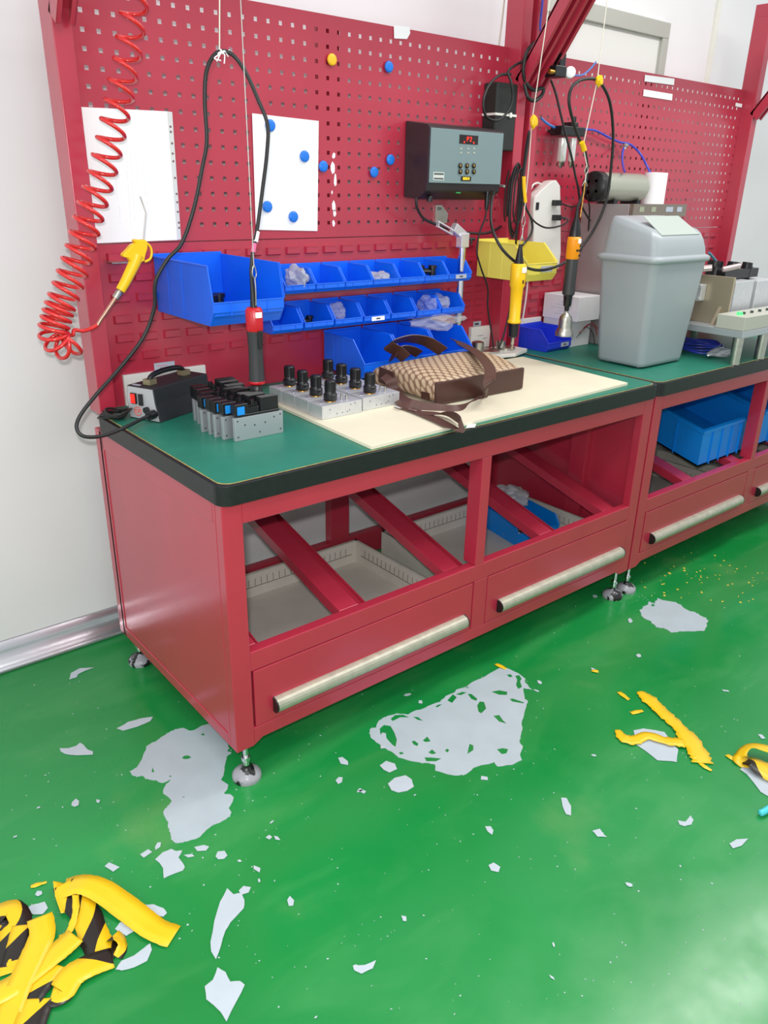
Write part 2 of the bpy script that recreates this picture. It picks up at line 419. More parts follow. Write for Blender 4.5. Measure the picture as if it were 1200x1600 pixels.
    louver_panel(.0455, bx1, .8, 1.2295, .111, 22, (1.196, 1.1435, 1.091, 1.036, .985, .934)).build('louvre_panel', red, root)
    MB().box(.775, YB+.021, .8, .855, YB+.04, 1.83).build('rear_brace', red, root)
    for xa, nm in ((.0, 'a'), (1.553, 'b')):
        # slanting bracket: channel section rising forward from the post
        p0 = Vector((xa+.0222, YP-.002, 1.715)); dv = Vector((0, -.586, .81)).normalized(); nv = Vector((0, -dv.z, dv.y))   # nv points down/forward
        L = .50; mb = MB(); hx = Vector((.0222, 0, 0))
        c = p0+dv*L/2
        mb.obox(c-nv*.018, hx, dv*L/2, nv*.004)
        mb.obox(c-Vector((.0202, 0, 0)), (.002, 0, 0), dv*L/2, nv*.024).obox(c+Vector((.0202, 0, 0)), (.002, 0, 0), dv*L/2, nv*.024)
        mb.obox(c-Vector((.016, 0, 0))+nv*.0225, (.006, 0, 0), dv*L/2, nv*.0015).obox(c+Vector((.016, 0, 0))+nv*.0225, (.006, 0, 0), dv*L/2, nv*.0015)
        mb.build('slanting_bracket', red, root, bevel=.001)
        MB().box(xa, .0, zp-.001, xa+.0445, .735, zp+.05).build('overhead_arm', red, root, bevel=.002)
    MB().box(0, .30, zp+.05, W-.01, .34, zp+.09).build('overhead_rail', red, root, bevel=.002)
    if ox:
        root.location = (ox, 0, 0)
    return root
bench1 = workbench(0, 'red steel workbench with green top nearest the camera, tan handbag lying on it', True)
bench2 = workbench(PITCHX, 'red steel workbench at the right edge, grey swing bin standing on it', False)

# ================================================================== things on the pegboard of the first bench
SW = Vector((0, -1, 0))
def sheet(name, pts, m, label, cat, y=.7125, th=.0009):
    P = [Y(*q, y) for q in pts]
    return tag(MB().prism(P, (0, th, 0)).build(name, m), label, cat)
doc = thing('document_sleeve', 'white sheet in a punched plastic sleeve left on the pegboard behind the coiled red hose', 'document', tuple(Y(205, 377, .7125)))
P = [Y(*q, .7125) for q in ((124.5, 167), (261, 174), (277, 375), (151.5, 380))]
MB().prism(P, (0, .0008, 0)).build('paper', white, doc)
P = [Y(*q, .7122) for q in ((261, 174), (269, 175), (283, 374), (277, 375))]
MB().prism(P, (0, .0008, 0)).build('punched_strip', mat('sleeve_strip', (214, 214, 214), .3), doc)
mb = MB()
for (x, y) in [(266.5, 198), (267, 206), (269, 224), (270, 240), (271, 252), (273.5, 278), (276, 303), (277, 316), (278, 331), (279.5, 348), (280, 356)]:
    c = Y(x, y, .7119); mb.cyl(c, c+Vector((0, .0006, 0)), .003, n=10)
mb.build('punch_hole', mat('hole_shade', (120, 90, 95), .8), doc)
mb = MB()
for (x, y0, y1) in [(181, 280, 312), (186, 322, 350), (196, 235, 350), (203, 240, 345), (212, 245, 335), (222, 240, 330), (232, 250, 290), (229, 300, 335)]:
    a = Y(x, y0, .7121); b2 = Y(x+(y1-y0)*.07, y1, .7121); d = b2-a; k = int(d.length/.006)
    for i in range(k):
        if random.random() < .75: c = a+d*(i/k); mb.box(c.x, .7120, c.z, c.x+.001, .7124, c.z-.004)
mb.build('faint_print', mat('faint_print', (222, 224, 228), .7), doc)
sheet('blank_sheet', ((394, 177), (498, 189), (496, 361), (400, 359)), white, 'blank white paper sheet held on the pegboard by round blue magnets', 'paper sheet')
mag_blue = mat('blue_magnet', (30, 122, 226), .3); mag_yel = mat('yellow_magnet', (248, 196, 40), .3)
def magnet(x, z, m, label, r_=.0158):
    c = Vector((x, .7108, z))
    tag(MB().lathe(c, [(0, .007), (r_*.7, .0068), (r_*.9, .0055), (r_, .003), (r_, 0), (r_, 0), (0, 0)], 24, (0, -1, 0)).build('round_magnet', m), label, 'magnet', 'round magnets on the pegboard')
for x, z, lb in ((.593, 1.534, 'blue round magnet at the top left of the blank sheet, under the black cable'), (.707, 1.459, 'blue round magnet near the right edge inside the blank sheet'),
              (.774, 1.434, 'blue round magnet on the pegboard just right of the blank sheet'), (1.036, 1.461, 'blue round magnet close beside the left of the grey controller'),
              (.970, 1.423, 'blue round magnet lower left of the magnet beside the controller'), (.574, 1.321, 'blue round magnet at the bottom left of the blank sheet'),
              (.663, 1.293, 'lowest blue round magnet, at the bottom middle of the blank sheet'), (1.022, 1.719, 'highest blue round magnet, near the top edge of the pegboard')):
    magnet(x, z, mag_blue, lb)
magnet(.808, 1.717, mag_yel, 'yellow round magnet, the only one, high on the pegboard')
sheet('torn_paper_tag', ((615.5, 39.5), (640, 42), (641, 52), (636, 61), (616, 60)), white, 'small torn white paper scrap stuck on the top edge of the pegboard', 'paper scrap')
# glue residue where a sign was torn off
gl = MB()
for (x, y, a, b2) in [(522, 243, 4, 5), (520, 262, 5, 8), (524, 281, 3, 9), (519, 300, 1.5, 3), (522, 322, 4, 8), (523, 334, 3, 6), (521, 349, 3, 5)]:
    c = Y(x, y, .7154); pts = [c+Vector((math.cos(t*.9)*a/520*random.uniform(.6, 1.2), 0, math.sin(t*.9)*b2/520*random.uniform(.7, 1.2))) for t in range(7)]
    gl.prism(pts, (0, .0005, 0))
tag(gl.build('glue_residue', white), 'row of white glue remains on the pegboard right of the blank sheet', 'glue remains')

# --- grey screwdriver controller with red display
ct = thing('tool_controller', 'grey faced controller with red P2 display on the pegboard', 'controller', (1.25, .715, 1.344))
cb = mat('controller_black', (44, 36, 40), .4, noise=.1); fx0, fx1, yf = 1.1, 1.437, .598
prof = [(.7145, 1.352), (.64, 1.346), (.604, 1.372), (.600, 1.398), (.600, 1.556), (.610, 1.564), (.7145, 1.577)]
MB().prism([(fx0, y, z) for y, z in prof], (fx1-fx0, 0, 0)).build('housing', cb, ct, bevel=.003)
MB().box(fx0+.004, .5965, 1.396, fx1-.004, .6, 1.553).build('front_plate', mat('grey_front_plate', (122, 142, 146), .45), ct, bevel=.001)
ftm = kids(ct)[-1]
yq = .5955
def onf(x, y): v = Y(660+x/9.23, 190+y/9.23, yq); return v
a, b2 = onf(540, 185), onf(800, 335); dsp = MB().box(a.x, yq, b2.z, b2.x, yq+.001, a.z).build('display', dark_screen, ct)
for k_, ch_ in enumerate('P2'): text_mesh('display_digit', ch_, .020, led, dsp, ((a.x+b2.x)/2-.006+.014*k_, yq-.0006, (a.z+b2.z)/2+.001), (1, 0, .0), (.15, 0, 1))
for k_ in (-1, 1): MB().lathe(((a.x+b2.x)/2+.0215*k_+.001, yq, b2.z+.005), [(0, .0008), (.0028, .0008), (.0028, 0)], 10, (0, -1, 0)).build('display_dot', led, dsp)
bt = mat('button_yellow_print', (226, 168, 40), .5)
for r_, yy in ((0, 635), (1, 720)):
    for k, xx in enumerate((543, 640, 738)):
        c = onf(xx, yy); k_ = MB().lathe(c, [(0, .003), (.0080, .003), (.0082, 0)], 16, (0, -1, 0)).build('button', blk, ct)
        MB().box(c.x-.0015, c.y-.0036, c.z-.003, c.x+.0015, c.y-.003, c.z+.003).build('button_mark', bt, k_)
c = onf(628, 822); pb = MB().box(c.x-.023, c.y-.0015, c.z-.007, c.x+.023, c.y, c.z+.007).build('wide_button', blk, ct, bevel=.003)
MB().box(c.x-.016, c.y-.002, c.z-.0042, c.x+.006, c.y-.0015, c.z+.0042).box(c.x+.008, c.y-.002, c.z-.0042, c.x+.015, c.y-.0015, c.z+.0042).build('button_mark', mat('yellow_print', (248, 210, 30), .5), pb)
for k, xx in enumerate((560, 665, 750)):
    for yy in (390, 450):
        c = onf(xx, yy); MB().box(c.x-.004, c.y, c.z-.002, c.x+.003, c.y+.0008, c.z+.002).build('indicator_legend', mat('pale_legend', (196, 196, 170), .6), ct)
a, b2 = onf(160, 725), onf(312, 850); pl = MB().box(a.x, yq, b2.z, b2.x, yq+.001, a.z).build('maker_plate', mat('plate_white', (206, 210, 204), .5), ct)
h = (a.z-b2.z); MB().box(a.x+.003, yq-.0005, a.z-h*.32, b2.x-.003, yq, a.z-h*.12).box(a.x+.003, yq-.0005, b2.z+h*.12, b2.x-.003, yq, b2.z+h*.3).build('plate_bars', mat('plate_bars', (70, 84, 84), .5), pl)
MB().lathe((1.13, .62, 1.352), [(.009, -.012), (.009, .0), (.006, .006), (0, .006)], 16).build('socket', blk, ct)
c = Y(715, 301, .606); MB().box(c.x-.010, .6020, c.z-.002, c.x+.010, .6045, c.z+.002).build('green_mark', mat('green_mark', (40, 150, 80), .4), ct)

# --- black transformer strapped beside it
tf = thing('transformer_box', 'tall black power box tied to the pegboard with a white strap', 'power supply', (1.5, .71, 1.5))
MB().box(1.447, .655, 1.505, 1.5505, .7145, 1.712).build('housing', mat('matt_black', (32, 36, 34), .6, noise=.1), tf, bevel=.004)
sp = MB().box(1.445, .6525, 1.612, 1.5515, .7150, 1.6195).build('strap', whitep, tf); MB().box(1.514, .648, 1.608, 1.524, .6524, 1.6235).build('buckle', whitep, sp, bevel=.001)

# --- steel corner outlet where the balance arm starts
ob = thing('arm_bracket', 'small grey steel bracket plate on the pegboard below the controller', 'bracket', (1.26, .71, 1.265))
MB().box(1.243, .708, 1.266, 1.272, .7155, 1.328).build('plate', steel, ob, bevel=.001)
MB().prism([(1.272, .7145, 1.327), (1.272, .7145, 1.266), (1.30, .7145, 1.270), (1.302, .7145, 1.300)], (0, -.004, 0)).build('wing', steel, ob)
text_mesh('plate_print', 'ZH', .014, ink, ob, (1.257, .7075, 1.315), (1, 0, 0), (0, 0, 1))
# --- torque arm: chrome clamp on a chrome pole
ta = thing('torque_arm', 'chrome pole with silver clamp joint standing right of the blue bins', 'tool support arm', (1.30, .62, .80))
pt = Y(722, 392, .62); pb_ = Y(718, 527, .62); x_, y_ = pt.x, .62
MB().cyl((x_, y_, pb_.z+.07), (x_, y_, pt.z+.03), .0125, n=20).build('pole', chrome, ta)
MB().cyl((x_, y_, .8008), (x_, y_, pb_.z+.03), .006, n=12).cyl((x_, y_, pb_.z+.02), (x_, y_, pb_.z+.05), .009, n=6).cyl((x_, y_, pb_.z+.05), (x_, y_, pb_.z+.085), .0135, n=20).lathe((x_, y_, .8008), [(.02, 0), (.02, .004), (.006, .008)], 20).build('lower_stem', steel, ta)
j = MB().obox((x_, y_, pt.z+.035), (.019, 0, 0), (0, .014, 0), (0, 0, .024)).obox((x_-.018, y_+.005, pt.z+.062), (.026, 0, -.016), (0, .012, 0), (.008, 0, .013)).build('joint', mat('cast_silver', (222, 222, 226), .3, metal=.6), ta, bevel=.003)
a = Y(684, 350, .64); b2 = Y(705, 362, .63)
q = MB()
for o_ in (-.008, .008): q.obox((a+b2)/2+Vector((0, 0, o_)), (b2-a)*.55, (0, .006, 0), (0, 0, .0022))
q.obox(a, (.002, 0, 0), (0, .006, 0), (0, 0, .010)); q.obox((a+b2)/2+(b2-a)*.5, (.002, 0, 0), (0, .006, 0), (0, 0, .010)); q.build('fork', MATS['cast_silver'], ta)
MB().cyl((x_+.01, y_-.005, pt.z+.04), (x_+.045, y_-.012, pt.z+.038), .005, n=10).cyl((x_+.03, y_-.012, pt.z+.02), (x_+.03, y_-.012, pt.z+.04), .004, n=8).build('clamp_screw', blk, ta)

# ================================================================== storage bins
def bin_mb(w, d, h, t=.003, lip=.38, cut=.28, foot=.16):
    """open fronted picking bin; back at y=0, front at y=-d; base z=0"""
    mb = MB(); bw = w/2; k = .006
    side = [(0, 0), (-d*.93, 0), (-d, h*foot), (-d+.001, h*lip), (-d*(1-cut), h), (0, h)]
    for s_ in (-1, 1):
        x = s_*bw; mb.prism([(x, y, z) for y, z in side], (-s_*t, 0, 0))
    mb.box(-bw+t, -d*.93, 0, bw-t, 0, t); mb.box(-bw+t, -t, t, bw-t, 0, h)
    # front lip, sloped foot
    mb.prism([(-bw+t, -d*.93, 0), (-bw+t, -d, h*foot), (-bw+t, -d+.001, h*lip), (-bw+t, -d+.001+t, h*lip), (-bw+t, -d+t, h*.18), (-bw+t, -d*.93+t, t)], (w-2*t, 0, 0))
    # rim flanges
    for s_ in (-1, 1):
        x = s_*bw
        mb.box(min(x, x+s_*.0022), -d*(1-cut)-.002, h-.004, max(x, x+s_*.0022), 0, h)
        a = Vector((x+s_*.0011, -d*(1-cut), h-.002)); b2 = Vector((x+s_*.0011, -d+.001, h*lip)); dv = b2-a
        mb.obox((a+b2)/2, (.0011, 0, 0), dv/2, Vector((0, -dv.z, dv.y)).normalized()*.003)
    mb.box(-bw, -.001, h, bw, .004, h+.006)                                # hook at the back
    mb.box(-w*.26, -d-.0015, h*.17, -w*.26+.002, -d+.001, h*lip).box(w*.26-.002, -d-.0015, h*.17, w*.26, -d+.001, h*lip)
    mb.box(-bw, -d-.001, h*lip-.003, bw, -d+.002, h*lip)
    for q in (.25, .5): mb.box(-bw-.0012, -d*q-.001, .002, -bw, -d*q+.001, h-.004); mb.box(bw, -d*q-.001, .002, bw+.0012, -d*q+.001, h-.004)
    return mb
def make_bin(name, w, d, h, m, loc, label, group=None, rz=0, **k):
    o = bin_mb(w, d, h, **k).build(name, m, None, bevel=.0008, seg=1, origin=(0, 0, 0)); o.location = loc; o.rotation_euler.z = rz
    return tag(o, label, 'storage bin', group)
YH = .7070
sm = None; ORD = ('first', 'second', 'third', 'fourth', 'fifth', 'sixth', 'last')
desc_top = ['small blue bin with a grey plastic bag in it, leftmost of the top row', 'empty small blue bin, second from the left in the top row', 'empty small blue bin, third from the left in the top row',
            'small blue bin with a crumpled clear bag, fourth in the top row', 'empty small blue bin, fifth from the left in the top row', 'small blue bin holding black fittings, sixth in the top row', 'small blue bin with a grey label, rightmost of the top row']
desc_mid = ['small blue bin half hidden under the large blue bin, leftmost of the middle row', 'small blue bin holding small black parts, second in the middle row', 'small blue bin with a clear bag, third in the middle row',
            'small blue bin with a white label, fourth in the middle row', 'empty small blue bin, fifth in the middle row', 'empty small blue bin, sixth in the middle row', 'small blue bin with a clear bag spilling out, rightmost of the middle row']
top_x = [.610+i*.1085 for i in range(7)]; top_x = [1.2503-(6-i)*.1088 for i in range(7)]
mid_x = [1.226-(6-i)*.1125 for i in range(7)]
bins = {}
for rowi, (xs, zb, desc) in enumerate(((top_x, 1.088, desc_top), (mid_x, .978, desc_mid))):
    for i, x in enumerate(xs):
        if sm is None: o = sm = make_bin('small_storage_bin', .105, .128, .066, blue, (x, YH, zb), desc[i], 'small blue bins on the louvre panel')
        else: o = sm.copy(); col.objects.link(o); o.location = (x, YH, zb); o['label'] = desc[i]
        bins[(rowi, i)] = o
big = make_bin('large_storage_bin', .204, .318, .145, blue, (.312, YH, 1.052), 'large bright blue bin hanging at the left of the louvre panel', lip=.36, cut=.04)
big.data = bin_mb(.204, .325, .145, lip=.41, cut=.06, foot=.24).build('tmp', blue, origin=(0, 0, 0)).data
bpy.data.objects.remove([o for o in bpy.data.objects if o.name.startswith('tmp')][0])
med = None
for i, (x, lb) in enumerate(((.845, 'medium blue bin, leftmost of three in the lowest row, beside the black knobs'), (1.005, 'medium blue bin, middle of the lowest row behind the bag handles'), (1.165, 'medium blue bin, rightmost of the lowest row behind the bag'))):
    if med is None: o = med = make_bin('medium_storage_bin', .152, .215, .115, blue, (x, YH, .828), lb, 'medium blue bins in the lowest row', lip=.42)
    else: o = med.copy(); col.objects.link(o); o.location = (x, YH, .828); o['label'] = lb
yb_ = make_bin('yellow_storage_bin', .155, .235, .120, yel_bin, (1.478, .650, 1.092), 'pale yellow bin hanging between the two benches behind the yellow screwdriver', lip=.5, foot=.2)
bb = make_bin('blue_storage_bin', .150, .150, .082, blue2, (1.772, .690, .8008), 'dark blue bin standing on the second bench top in front of the white cartons', rz=R(3), lip=.42)
def sticker(name, par_loc, w, h, y, rz=0, parent=None, m=None):
    pass
def label_on(o, w, h, off=(0, 0), d=.128, z=.016, m=white):
    q = MB().box(-w/2+off[0], -d-.003, z, w/2+off[0], -d-.0016, z+h)
    e = q.build('label_sticker', m, None, origin=(0, 0, 0)); e.parent = o; e.location = (0, 0, 0)
    q = MB().box(-w*.15+off[0], -d-.0034, z+h*.35, w*.15+off[0], -d-.003, z+h*.65).build('label_print', ink, None, origin=(0, 0, 0)); q.parent = e; q.location = (0, 0, 0)
label_on(bins[(0, 6)], .05, .013, (0, 0), .128, .010, label_m); label_on(bins[(1, 3)], .052, .013, (0, 0), .128, .009, white)
label_on(bb, .05, .016, (.03, 0), .15, .014, label_m); label_on(yb_, .06, .020, (.02, 0), .235, .03, label_m)

# contents of the bins
def nugget(mb, c, r_, rg):
    c = Vector(c); n = 8; vs = []
    a = Vector((rg.uniform(-1, 1), rg.uniform(-1, 1), rg.uniform(-.4, .4))).normalized(); L = r_*rg.uniform(.8, 1.6)
    mb.tube([c-a*L, c-a*L*.3, c+a*L*.3, c+a*L], [r_*.55, r_*.9, r_*.9, r_*.5], n)
def pile(name, m, c, sx, sy, sz, n, r_, label, cat, seed=1):
    rg = random.Random(seed); mb = MB()
    for i in range(n): nugget(mb, (c[0]+rg.uniform(-sx, sx), c[1]+rg.uniform(-sy, sy), c[2]+rg.uniform(0, sz)), r_, rg)
    return tag(mb.build(name, m), label, cat)
rg = random.Random(4)
def fitting(c, rz, s_, label, grp):
    """small black push-in elbow fitting"""
    mb = MB(); c = Vector(c); d = Vector((math.cos(rz), math.sin(rz), 0))
    mb.cyl(c, c+Vector((0, 0, .022*s_)), .010*s_, n=14).cyl(c+Vector((0, 0, .022*s_)), c+Vector((0, 0, .030*s_)), .013*s_, n=14).cyl(c+Vector((0, 0, .012*s_)), c+Vector((0, 0, .012*s_))+d*.026*s_, .009*s_, n=14).cyl(c+Vector((0, 0, .012*s_))+d*.026*s_, c+Vector((0, 0, .012*s_))+d*.032*s_, .011*s_, n=6)
    return tag(mb.build('black_fitting', blk), label, 'fitting', grp)
for i, (x, y, rz) in enumerate(((.275, .62, .3), (.335, .585, 1.4), (.30, .56, 2.9))): fitting((x, y, 1.056+.012), rz, 1.25, 'black elbow fitting lying inside the large blue bin', 'fittings in the large bin')
for i, (x, y, rz) in enumerate(((1.118, .64, .8), (1.156, .62, 2.4))): fitting((x, y, 1.108), rz, 1.1, 'black fitting inside the sixth small bin of the top row', 'fittings in the top row bin')
for i, (x, y, rz) in enumerate(((.645, .66, .8), (.675, .65, 2.4))): fitting((x, y, .983), rz, .9, 'black fitting inside the second small bin of the middle row', 'fittings in the middle row bin')
fitting((.82, .60, .833), 1., 1.1, 'black fitting lying in the leftmost medium bin', None)
def crumple(name, c, sx, sy, sz, label, m=clearp, seed=1, cat='plastic bag', rz=0):
    rg = random.Random(seed); bm = bmesh.new(); bmesh.ops.create_icosphere(bm, subdivisions=3, radius=1)
    for v in bm.verts:
        n = v.co.normalized(); k = 1+.22*math.sin(5*n.x+seed)+.18*math.sin(7*n.y+2*seed)*math.cos(4*n.z)+rg.uniform(-.07, .07)
        v.co = Matrix.Rotation(rz, 3, 'Z') @ Vector((n.x*sx*k, n.y*sy*k, n.z*sz*k))
    me = bpy.data.meshes.new(name); bm.to_mesh(me); bm.free(); me.materials.append(m)
    o = bpy.data.objects.new(name, me); col.objects.link(o); o.location = c; return tag(o, label, cat)
filmg = mat('milky_plastic_film', (205, 208, 212), .22, alpha=.6, spec=.7)
crumple('plastic_bag', (.612, .625, 1.128), .03, .045, .032, 'grey plastic bag standing in the leftmost small bin of the top row', filmg, 2)
crumple('plastic_bag', (.932, .632, 1.112), .032, .035, .018, 'crumpled clear bag in the fourth small bin of the top row', filmg, 5)
crumple('plastic_bag', (.775, .66, 1.01), .036, .035, .028, 'clear bag in the third small bin of the middle row', clearp, 6)
crumple('plastic_bag', (1.16, .600, .960), .12, .055, .026, 'long clear plastic bag hanging below the right end of the middle row', clearp, 8)
crumple('plastic_bag', (1.19, .64, 1.01), .05, .045, .030, 'clear bag inside the rightmost bin of the middle row', clearp, 11)

# ================================================================== electrical on the lower panel
so = thing('trunking_plate', 'long white socket strip on the panel behind the black power supply', 'socket strip', (.19, .715, .8))
P = [Y(*q, .705) for q in ((192, 586), (320.5, 570), (320, 582), (320, 640), (195, 660))]
a, b2 = Y(192, 586, .706), Y(320.5, 570.5, .706)
MB().box(a.x, .703, .8008, b2.x, .7155, (a.z+b2.z)/2).build('cover', whitep, so, bevel=.002)
st = tag(MB().box(Y(241, 570, .713).x, .7135, Y(257, 582, .713).z, Y(273, 567, .713).x, .7155, Y(257, 566, .713).z).build('voltage_sticker', label_m), 'grey sticker reading 220V above the white socket strip', 'sticker')
c = Y(257.5, 574.5, .7132); text_mesh('sticker_text', '220V', .012, ink, st, (c.x, .7128, c.z-.003), (1, 0, 0), (0, 0, 1), spacing=1.2)
MB().box(c.x-.024, .7128, c.z+.006, c.x+.008, .7134, c.z+.008).build('sticker_stripe', mat('pink_stripe', (214, 130, 140), .5), st)
so2 = thing('wall_socket', 'white socket plate on the panel between chrome pole and yellow screwdriver', 'socket', (1.51, .715, .81))
MB().box(1.445, .700, .815, 1.55, .7155, .897).build('cover', whitep, so2, bevel=.002)
MB().box(1.48, .6992, .862, 1.51, .6998, .8635).box(1.51, .6992, .85, 1.53, .6998, .8515).build('plate_slots', slot_m, so2)
s2 = tag(MB().box(1.468, .7135, .898, 1.508, .7155, .915).build('socket_sticker', label_m), 'small grey sticker above the white socket plate', 'sticker')
MB().box(1.474, .7128, .902, 1.496, .7134, .909).build('sticker_print', ink, s2)

# ================================================================== power supply on the bench top
ps = thing('screwdriver_power_supply', 'black power supply with silver front and lit red switch, left end of the bench', 'power supply', (.15, .56, .8))
A0 = Z(252.8, 661.5, .8005); B0 = Z(202, 651.8, .8005)
ex = (A0-B0); wd = ex.length*.93; ex.normalize(); ey = Vector((-ex.y, ex.x, 0))       # ey = towards the back right
if ey.x < 0: ey = -ey
LL = .215; ctr = (A0+B0)/2; hh = .088
def pp(u, v, z): return ctr+ex*u+ey*v+Vector((0, 0, z))
sec = [(-.5, 0), (.5, 0), (.40, hh*.55), (.36, hh), (-.5, hh), (-.56, hh*.55)]
sec = [(u*wd*(1.0), z) for u, z in sec]
MB().prism([pp(u, 0, z) for u, z in sec], ey*LL).build('case', mat('textured_black_case', (38, 40, 44), .55, noise=.1, scale=60), ps, bevel=.002)
MB().prism([pp(u*.94, -.0015, .003+z*.94) for u, z in sec], ey*.0015).build('front_panel', mat('silver_panel', (188, 188, 192), .4, metal=.3), ps)
def fp(u, z, off=-.004): return pp(u*wd, off, z)
sw = MB().obox(fp(-.28, .056), ex*.009, ey*.003, (0, 0, .014)).build('switch_frame', blk, ps)
MB().obox(fp(-.28, .056, -.0075), ex*.007, ey*.001, (0, 0, .012)).build('rocker_switch', mat('lit_red_switch', (255, 30, 20), .3, emit=.9), sw)
MB().obox(fp(-.05, .055), ex*.006, ey*.003, (0, 0, .015)).build('speed_switch', blk, ps)
c = fp(-.20, .022, -.0022); rg_ = mat('orange_red_print', (230, 90, 70), .5)
mb = MB(); pts = [c+(ex*math.cos(t)+Vector((0, 0, 1))*math.sin(t))*.0115 for t in [i*math.pi/12 for i in range(25)]]; mb.tube(pts, .0010, 6); lg = mb.build('round_logo', rg_, ps)
text_mesh('logo_letters', 'CP', .014, rg_, lg, c, ex, (0, 0, 1), spacing=.8)
MB().cyl(fp(.12, .030, 0), fp(.12, .030, -.010), .0085, n=18).build('socket', blk, ps)
pg = MB().cyl(fp(.33, .022, 0), fp(.33, .022, -.022), .012, n=18).build('cable_plug', blk, ps)
t0, t1 = pp(-.03, .035, hh), pp(-.03, .16, hh)
hd = MB().tube(smooth([pp(-.005, .03, hh+.002), pp(-.005, .045, hh+.022), pp(-.005, .10, hh+.028), pp(-.005, .155, hh+.022), pp(-.005, .17, hh+.002)], 6), .007, 10).build('carry_handle', blk, ps)
for v_ in (.035, .168): MB().obox(pp(-.005, v_, hh+.008), ex*.012, ey*.013, (0, 0, .007)).build('handle_mount', mat('dull_brass', (150, 140, 110), .4, metal=.5), hd)
MB().obox(pp(-.03, .012, hh+.0008), ex*.012, ey*.005, (0, 0, .0006)).build('sticker', label_m, ps)
def cable(name, pts, r_, label, m=blk_soft, cat='cable', k=8, n=8, grp=None):
    return tag(MB().tube(smooth(pts, k), r_, n).build(name, m), label, cat, grp)
mb = MB()
for i in range(4):
    c = Vector((.012+.004*i, .615-.012*i, .806+.006*i)); mb.tube([c+Vector((math.cos(t)*.033, math.sin(t)*.03+.004*i, .004*math.sin(2*t+i))) for t in [k*math.pi/12 for k in range(25)]], .0032, 8)
tag(mb.build('coiled_power_cord', blk_soft), 'small coil of black cord behind the silver fronted power supply', 'cable')

# ================================================================== valve blocks
vb = thing('valve_block', '', 'valve', (0, 0, 0))
al2 = mat('satin_aluminium_plate', (186, 190, 194), .42, metal=.7)
# local frame: plate runs along x from 0 to .137, front face at y=0
MB().box(0, 0, 0, .137, .011, .058).build('base_plate', al2, vb, bevel=.0008)
scr = MB()
for x, z in ((.008, .050), (.028, .038), (.055, .034), (.085, .036), (.111, .046), (.129, .050), (.008, .010), (.069, .014), (.129, .012)): scr.cyl((x, -.0006, z), (x, .001, z), .0022, n=8)
bp_ = kids(vb)[0]; scr.build('screw_holes', mat('hole_dark', (60, 62, 66), .4), bp_)
v1 = MB().box(.012, .002, .0585, .128, .026, .064).box(.004, .003, .0605, .040, .026, .090).box(.04, .005, .064, .072, .024, .078)
for i in range(6): v1.box(.040+i*.005, .004, .078, .0425+i*.005, .025, .084)
v1.box(.076, .004, .064, .126, .025, .096)
for i in range(4): v1.box(.0755, .0035+.0056*i, .066, .1265, .0065+.0056*i, .099)
v1.cyl((.058, .014, .078), (.058, .014, .095), .006, n=12).cyl((.068, .014, .07), (.068, .014, .088), .005, n=12)
v1.build('valve_body', blk, vb, bevel=.0008, seg=1)
MB().box(.010, .0018, .064, .030, .0028, .084).build('blue_label', mat('bright_blue_label', (24, 140, 226), .4), vb)
vb.location = (.174, .241, .8006)
vpos = [(.174, .241), (.158, .270), (.150, .298), (.140, .327), (.122, .357), (.128, .392), (.124, .428), (.118, .462)]
vlab = ['front valve block nearest the bench edge with its whole silver plate showing and blue label', 'second valve block from the front, its blue label facing the edge', 'third valve block from the front of the row', 'fourth valve block from the front, in the middle of the row',
        'fifth valve block from the front of the row', 'sixth valve block from the front, toward the power supply', 'second valve block from the back of the row', 'last valve block at the back of the row beside the power supply']
for i, ((x, y), lb) in enumerate(zip(vpos, vlab)):
    o = vb if i == 0 else copy_tree(vb)
    o.location = (x+(.0 if i < 3 else .012*(i-2)), y, .8006); o['label'] = lb[:90]; o['group'] = 'valve blocks in a row on the bench top'
    o.rotation_euler.z = R((0, 2, -1, 3, 1, -2, 2, 0)[i])

# ================================================================== cream board, regulators
cr = mat('cream_board', (228, 221, 196), .55, noise=.03, scale=8)
tag(MB().prism([(.405, .0, .8005), (1.50, .035, .8005), (1.535, .515, .8005), (.43, .535, .8005)], (0, 0, .009)).build('cream_board', cr, bevel=.001), 'cream coloured flat board lying on the green bench top under the bag', 'board')
rgk = thing('pressure_regulator', '', 'regulator', (0, 0, 0))
MB().box(0, 0, 0, .132, .064, .036).build('aluminium_block', alu, rgk, bevel=.0008)
hol = MB()
for x, z in ((.025, .024), (.048, .010), (.066, .010), (.083, .010), (.090, .014), (.094, .028), (.108, .030)): hol.cyl((x, -.0005, z), (x, .001, z), .0016, n=8)
hol.build('drilled_holes', mat('hole_dark'), kids(rgk)[0]) if False else hol.build('drilled_holes', MATS['hole_dark'], kids(rgk)[0])
kn = MB().lathe((.052, .036, .036), [(.006, 0), (.006, .003), (.006, .003), (.0185, .004), (.0185, .019), (.0185, .019), (.0155, .022), (.0145, .027), (.0145, .053), (.0145, .053), (.0130, .057), (0, .058)], 20)
for i in range(16):
    a = 2*math.pi*i/16; kn.box(.052+math.cos(a)*.0145-.0008, .036+math.sin(a)*.0145-.0008, .063, .052+math.cos(a)*.0145+.0008, .036+math.sin(a)*.0145+.0008, .090)
kn.build('black_knob', blk, rgk)
MB().lathe((.052, .036, .036), [(.0150, 0), (.0150, .003), (.006, .004)], 20).build('brass_ring', brass, rgk)
MB().cyl((.088, .034, .036), (.088, .034, .052), .0028, n=10).cyl((.10, .026, .036), (.10, .026, .050), .0028, n=10).cyl((.10, .026, .042), (.10, .026, .0445), .005, n=6).build('small_fittings', steel, rgk)
MB().cyl((.018, .032, .036), (.018, .032, .0372), .004, n=12).build('cap_screw', chrome, rgk)
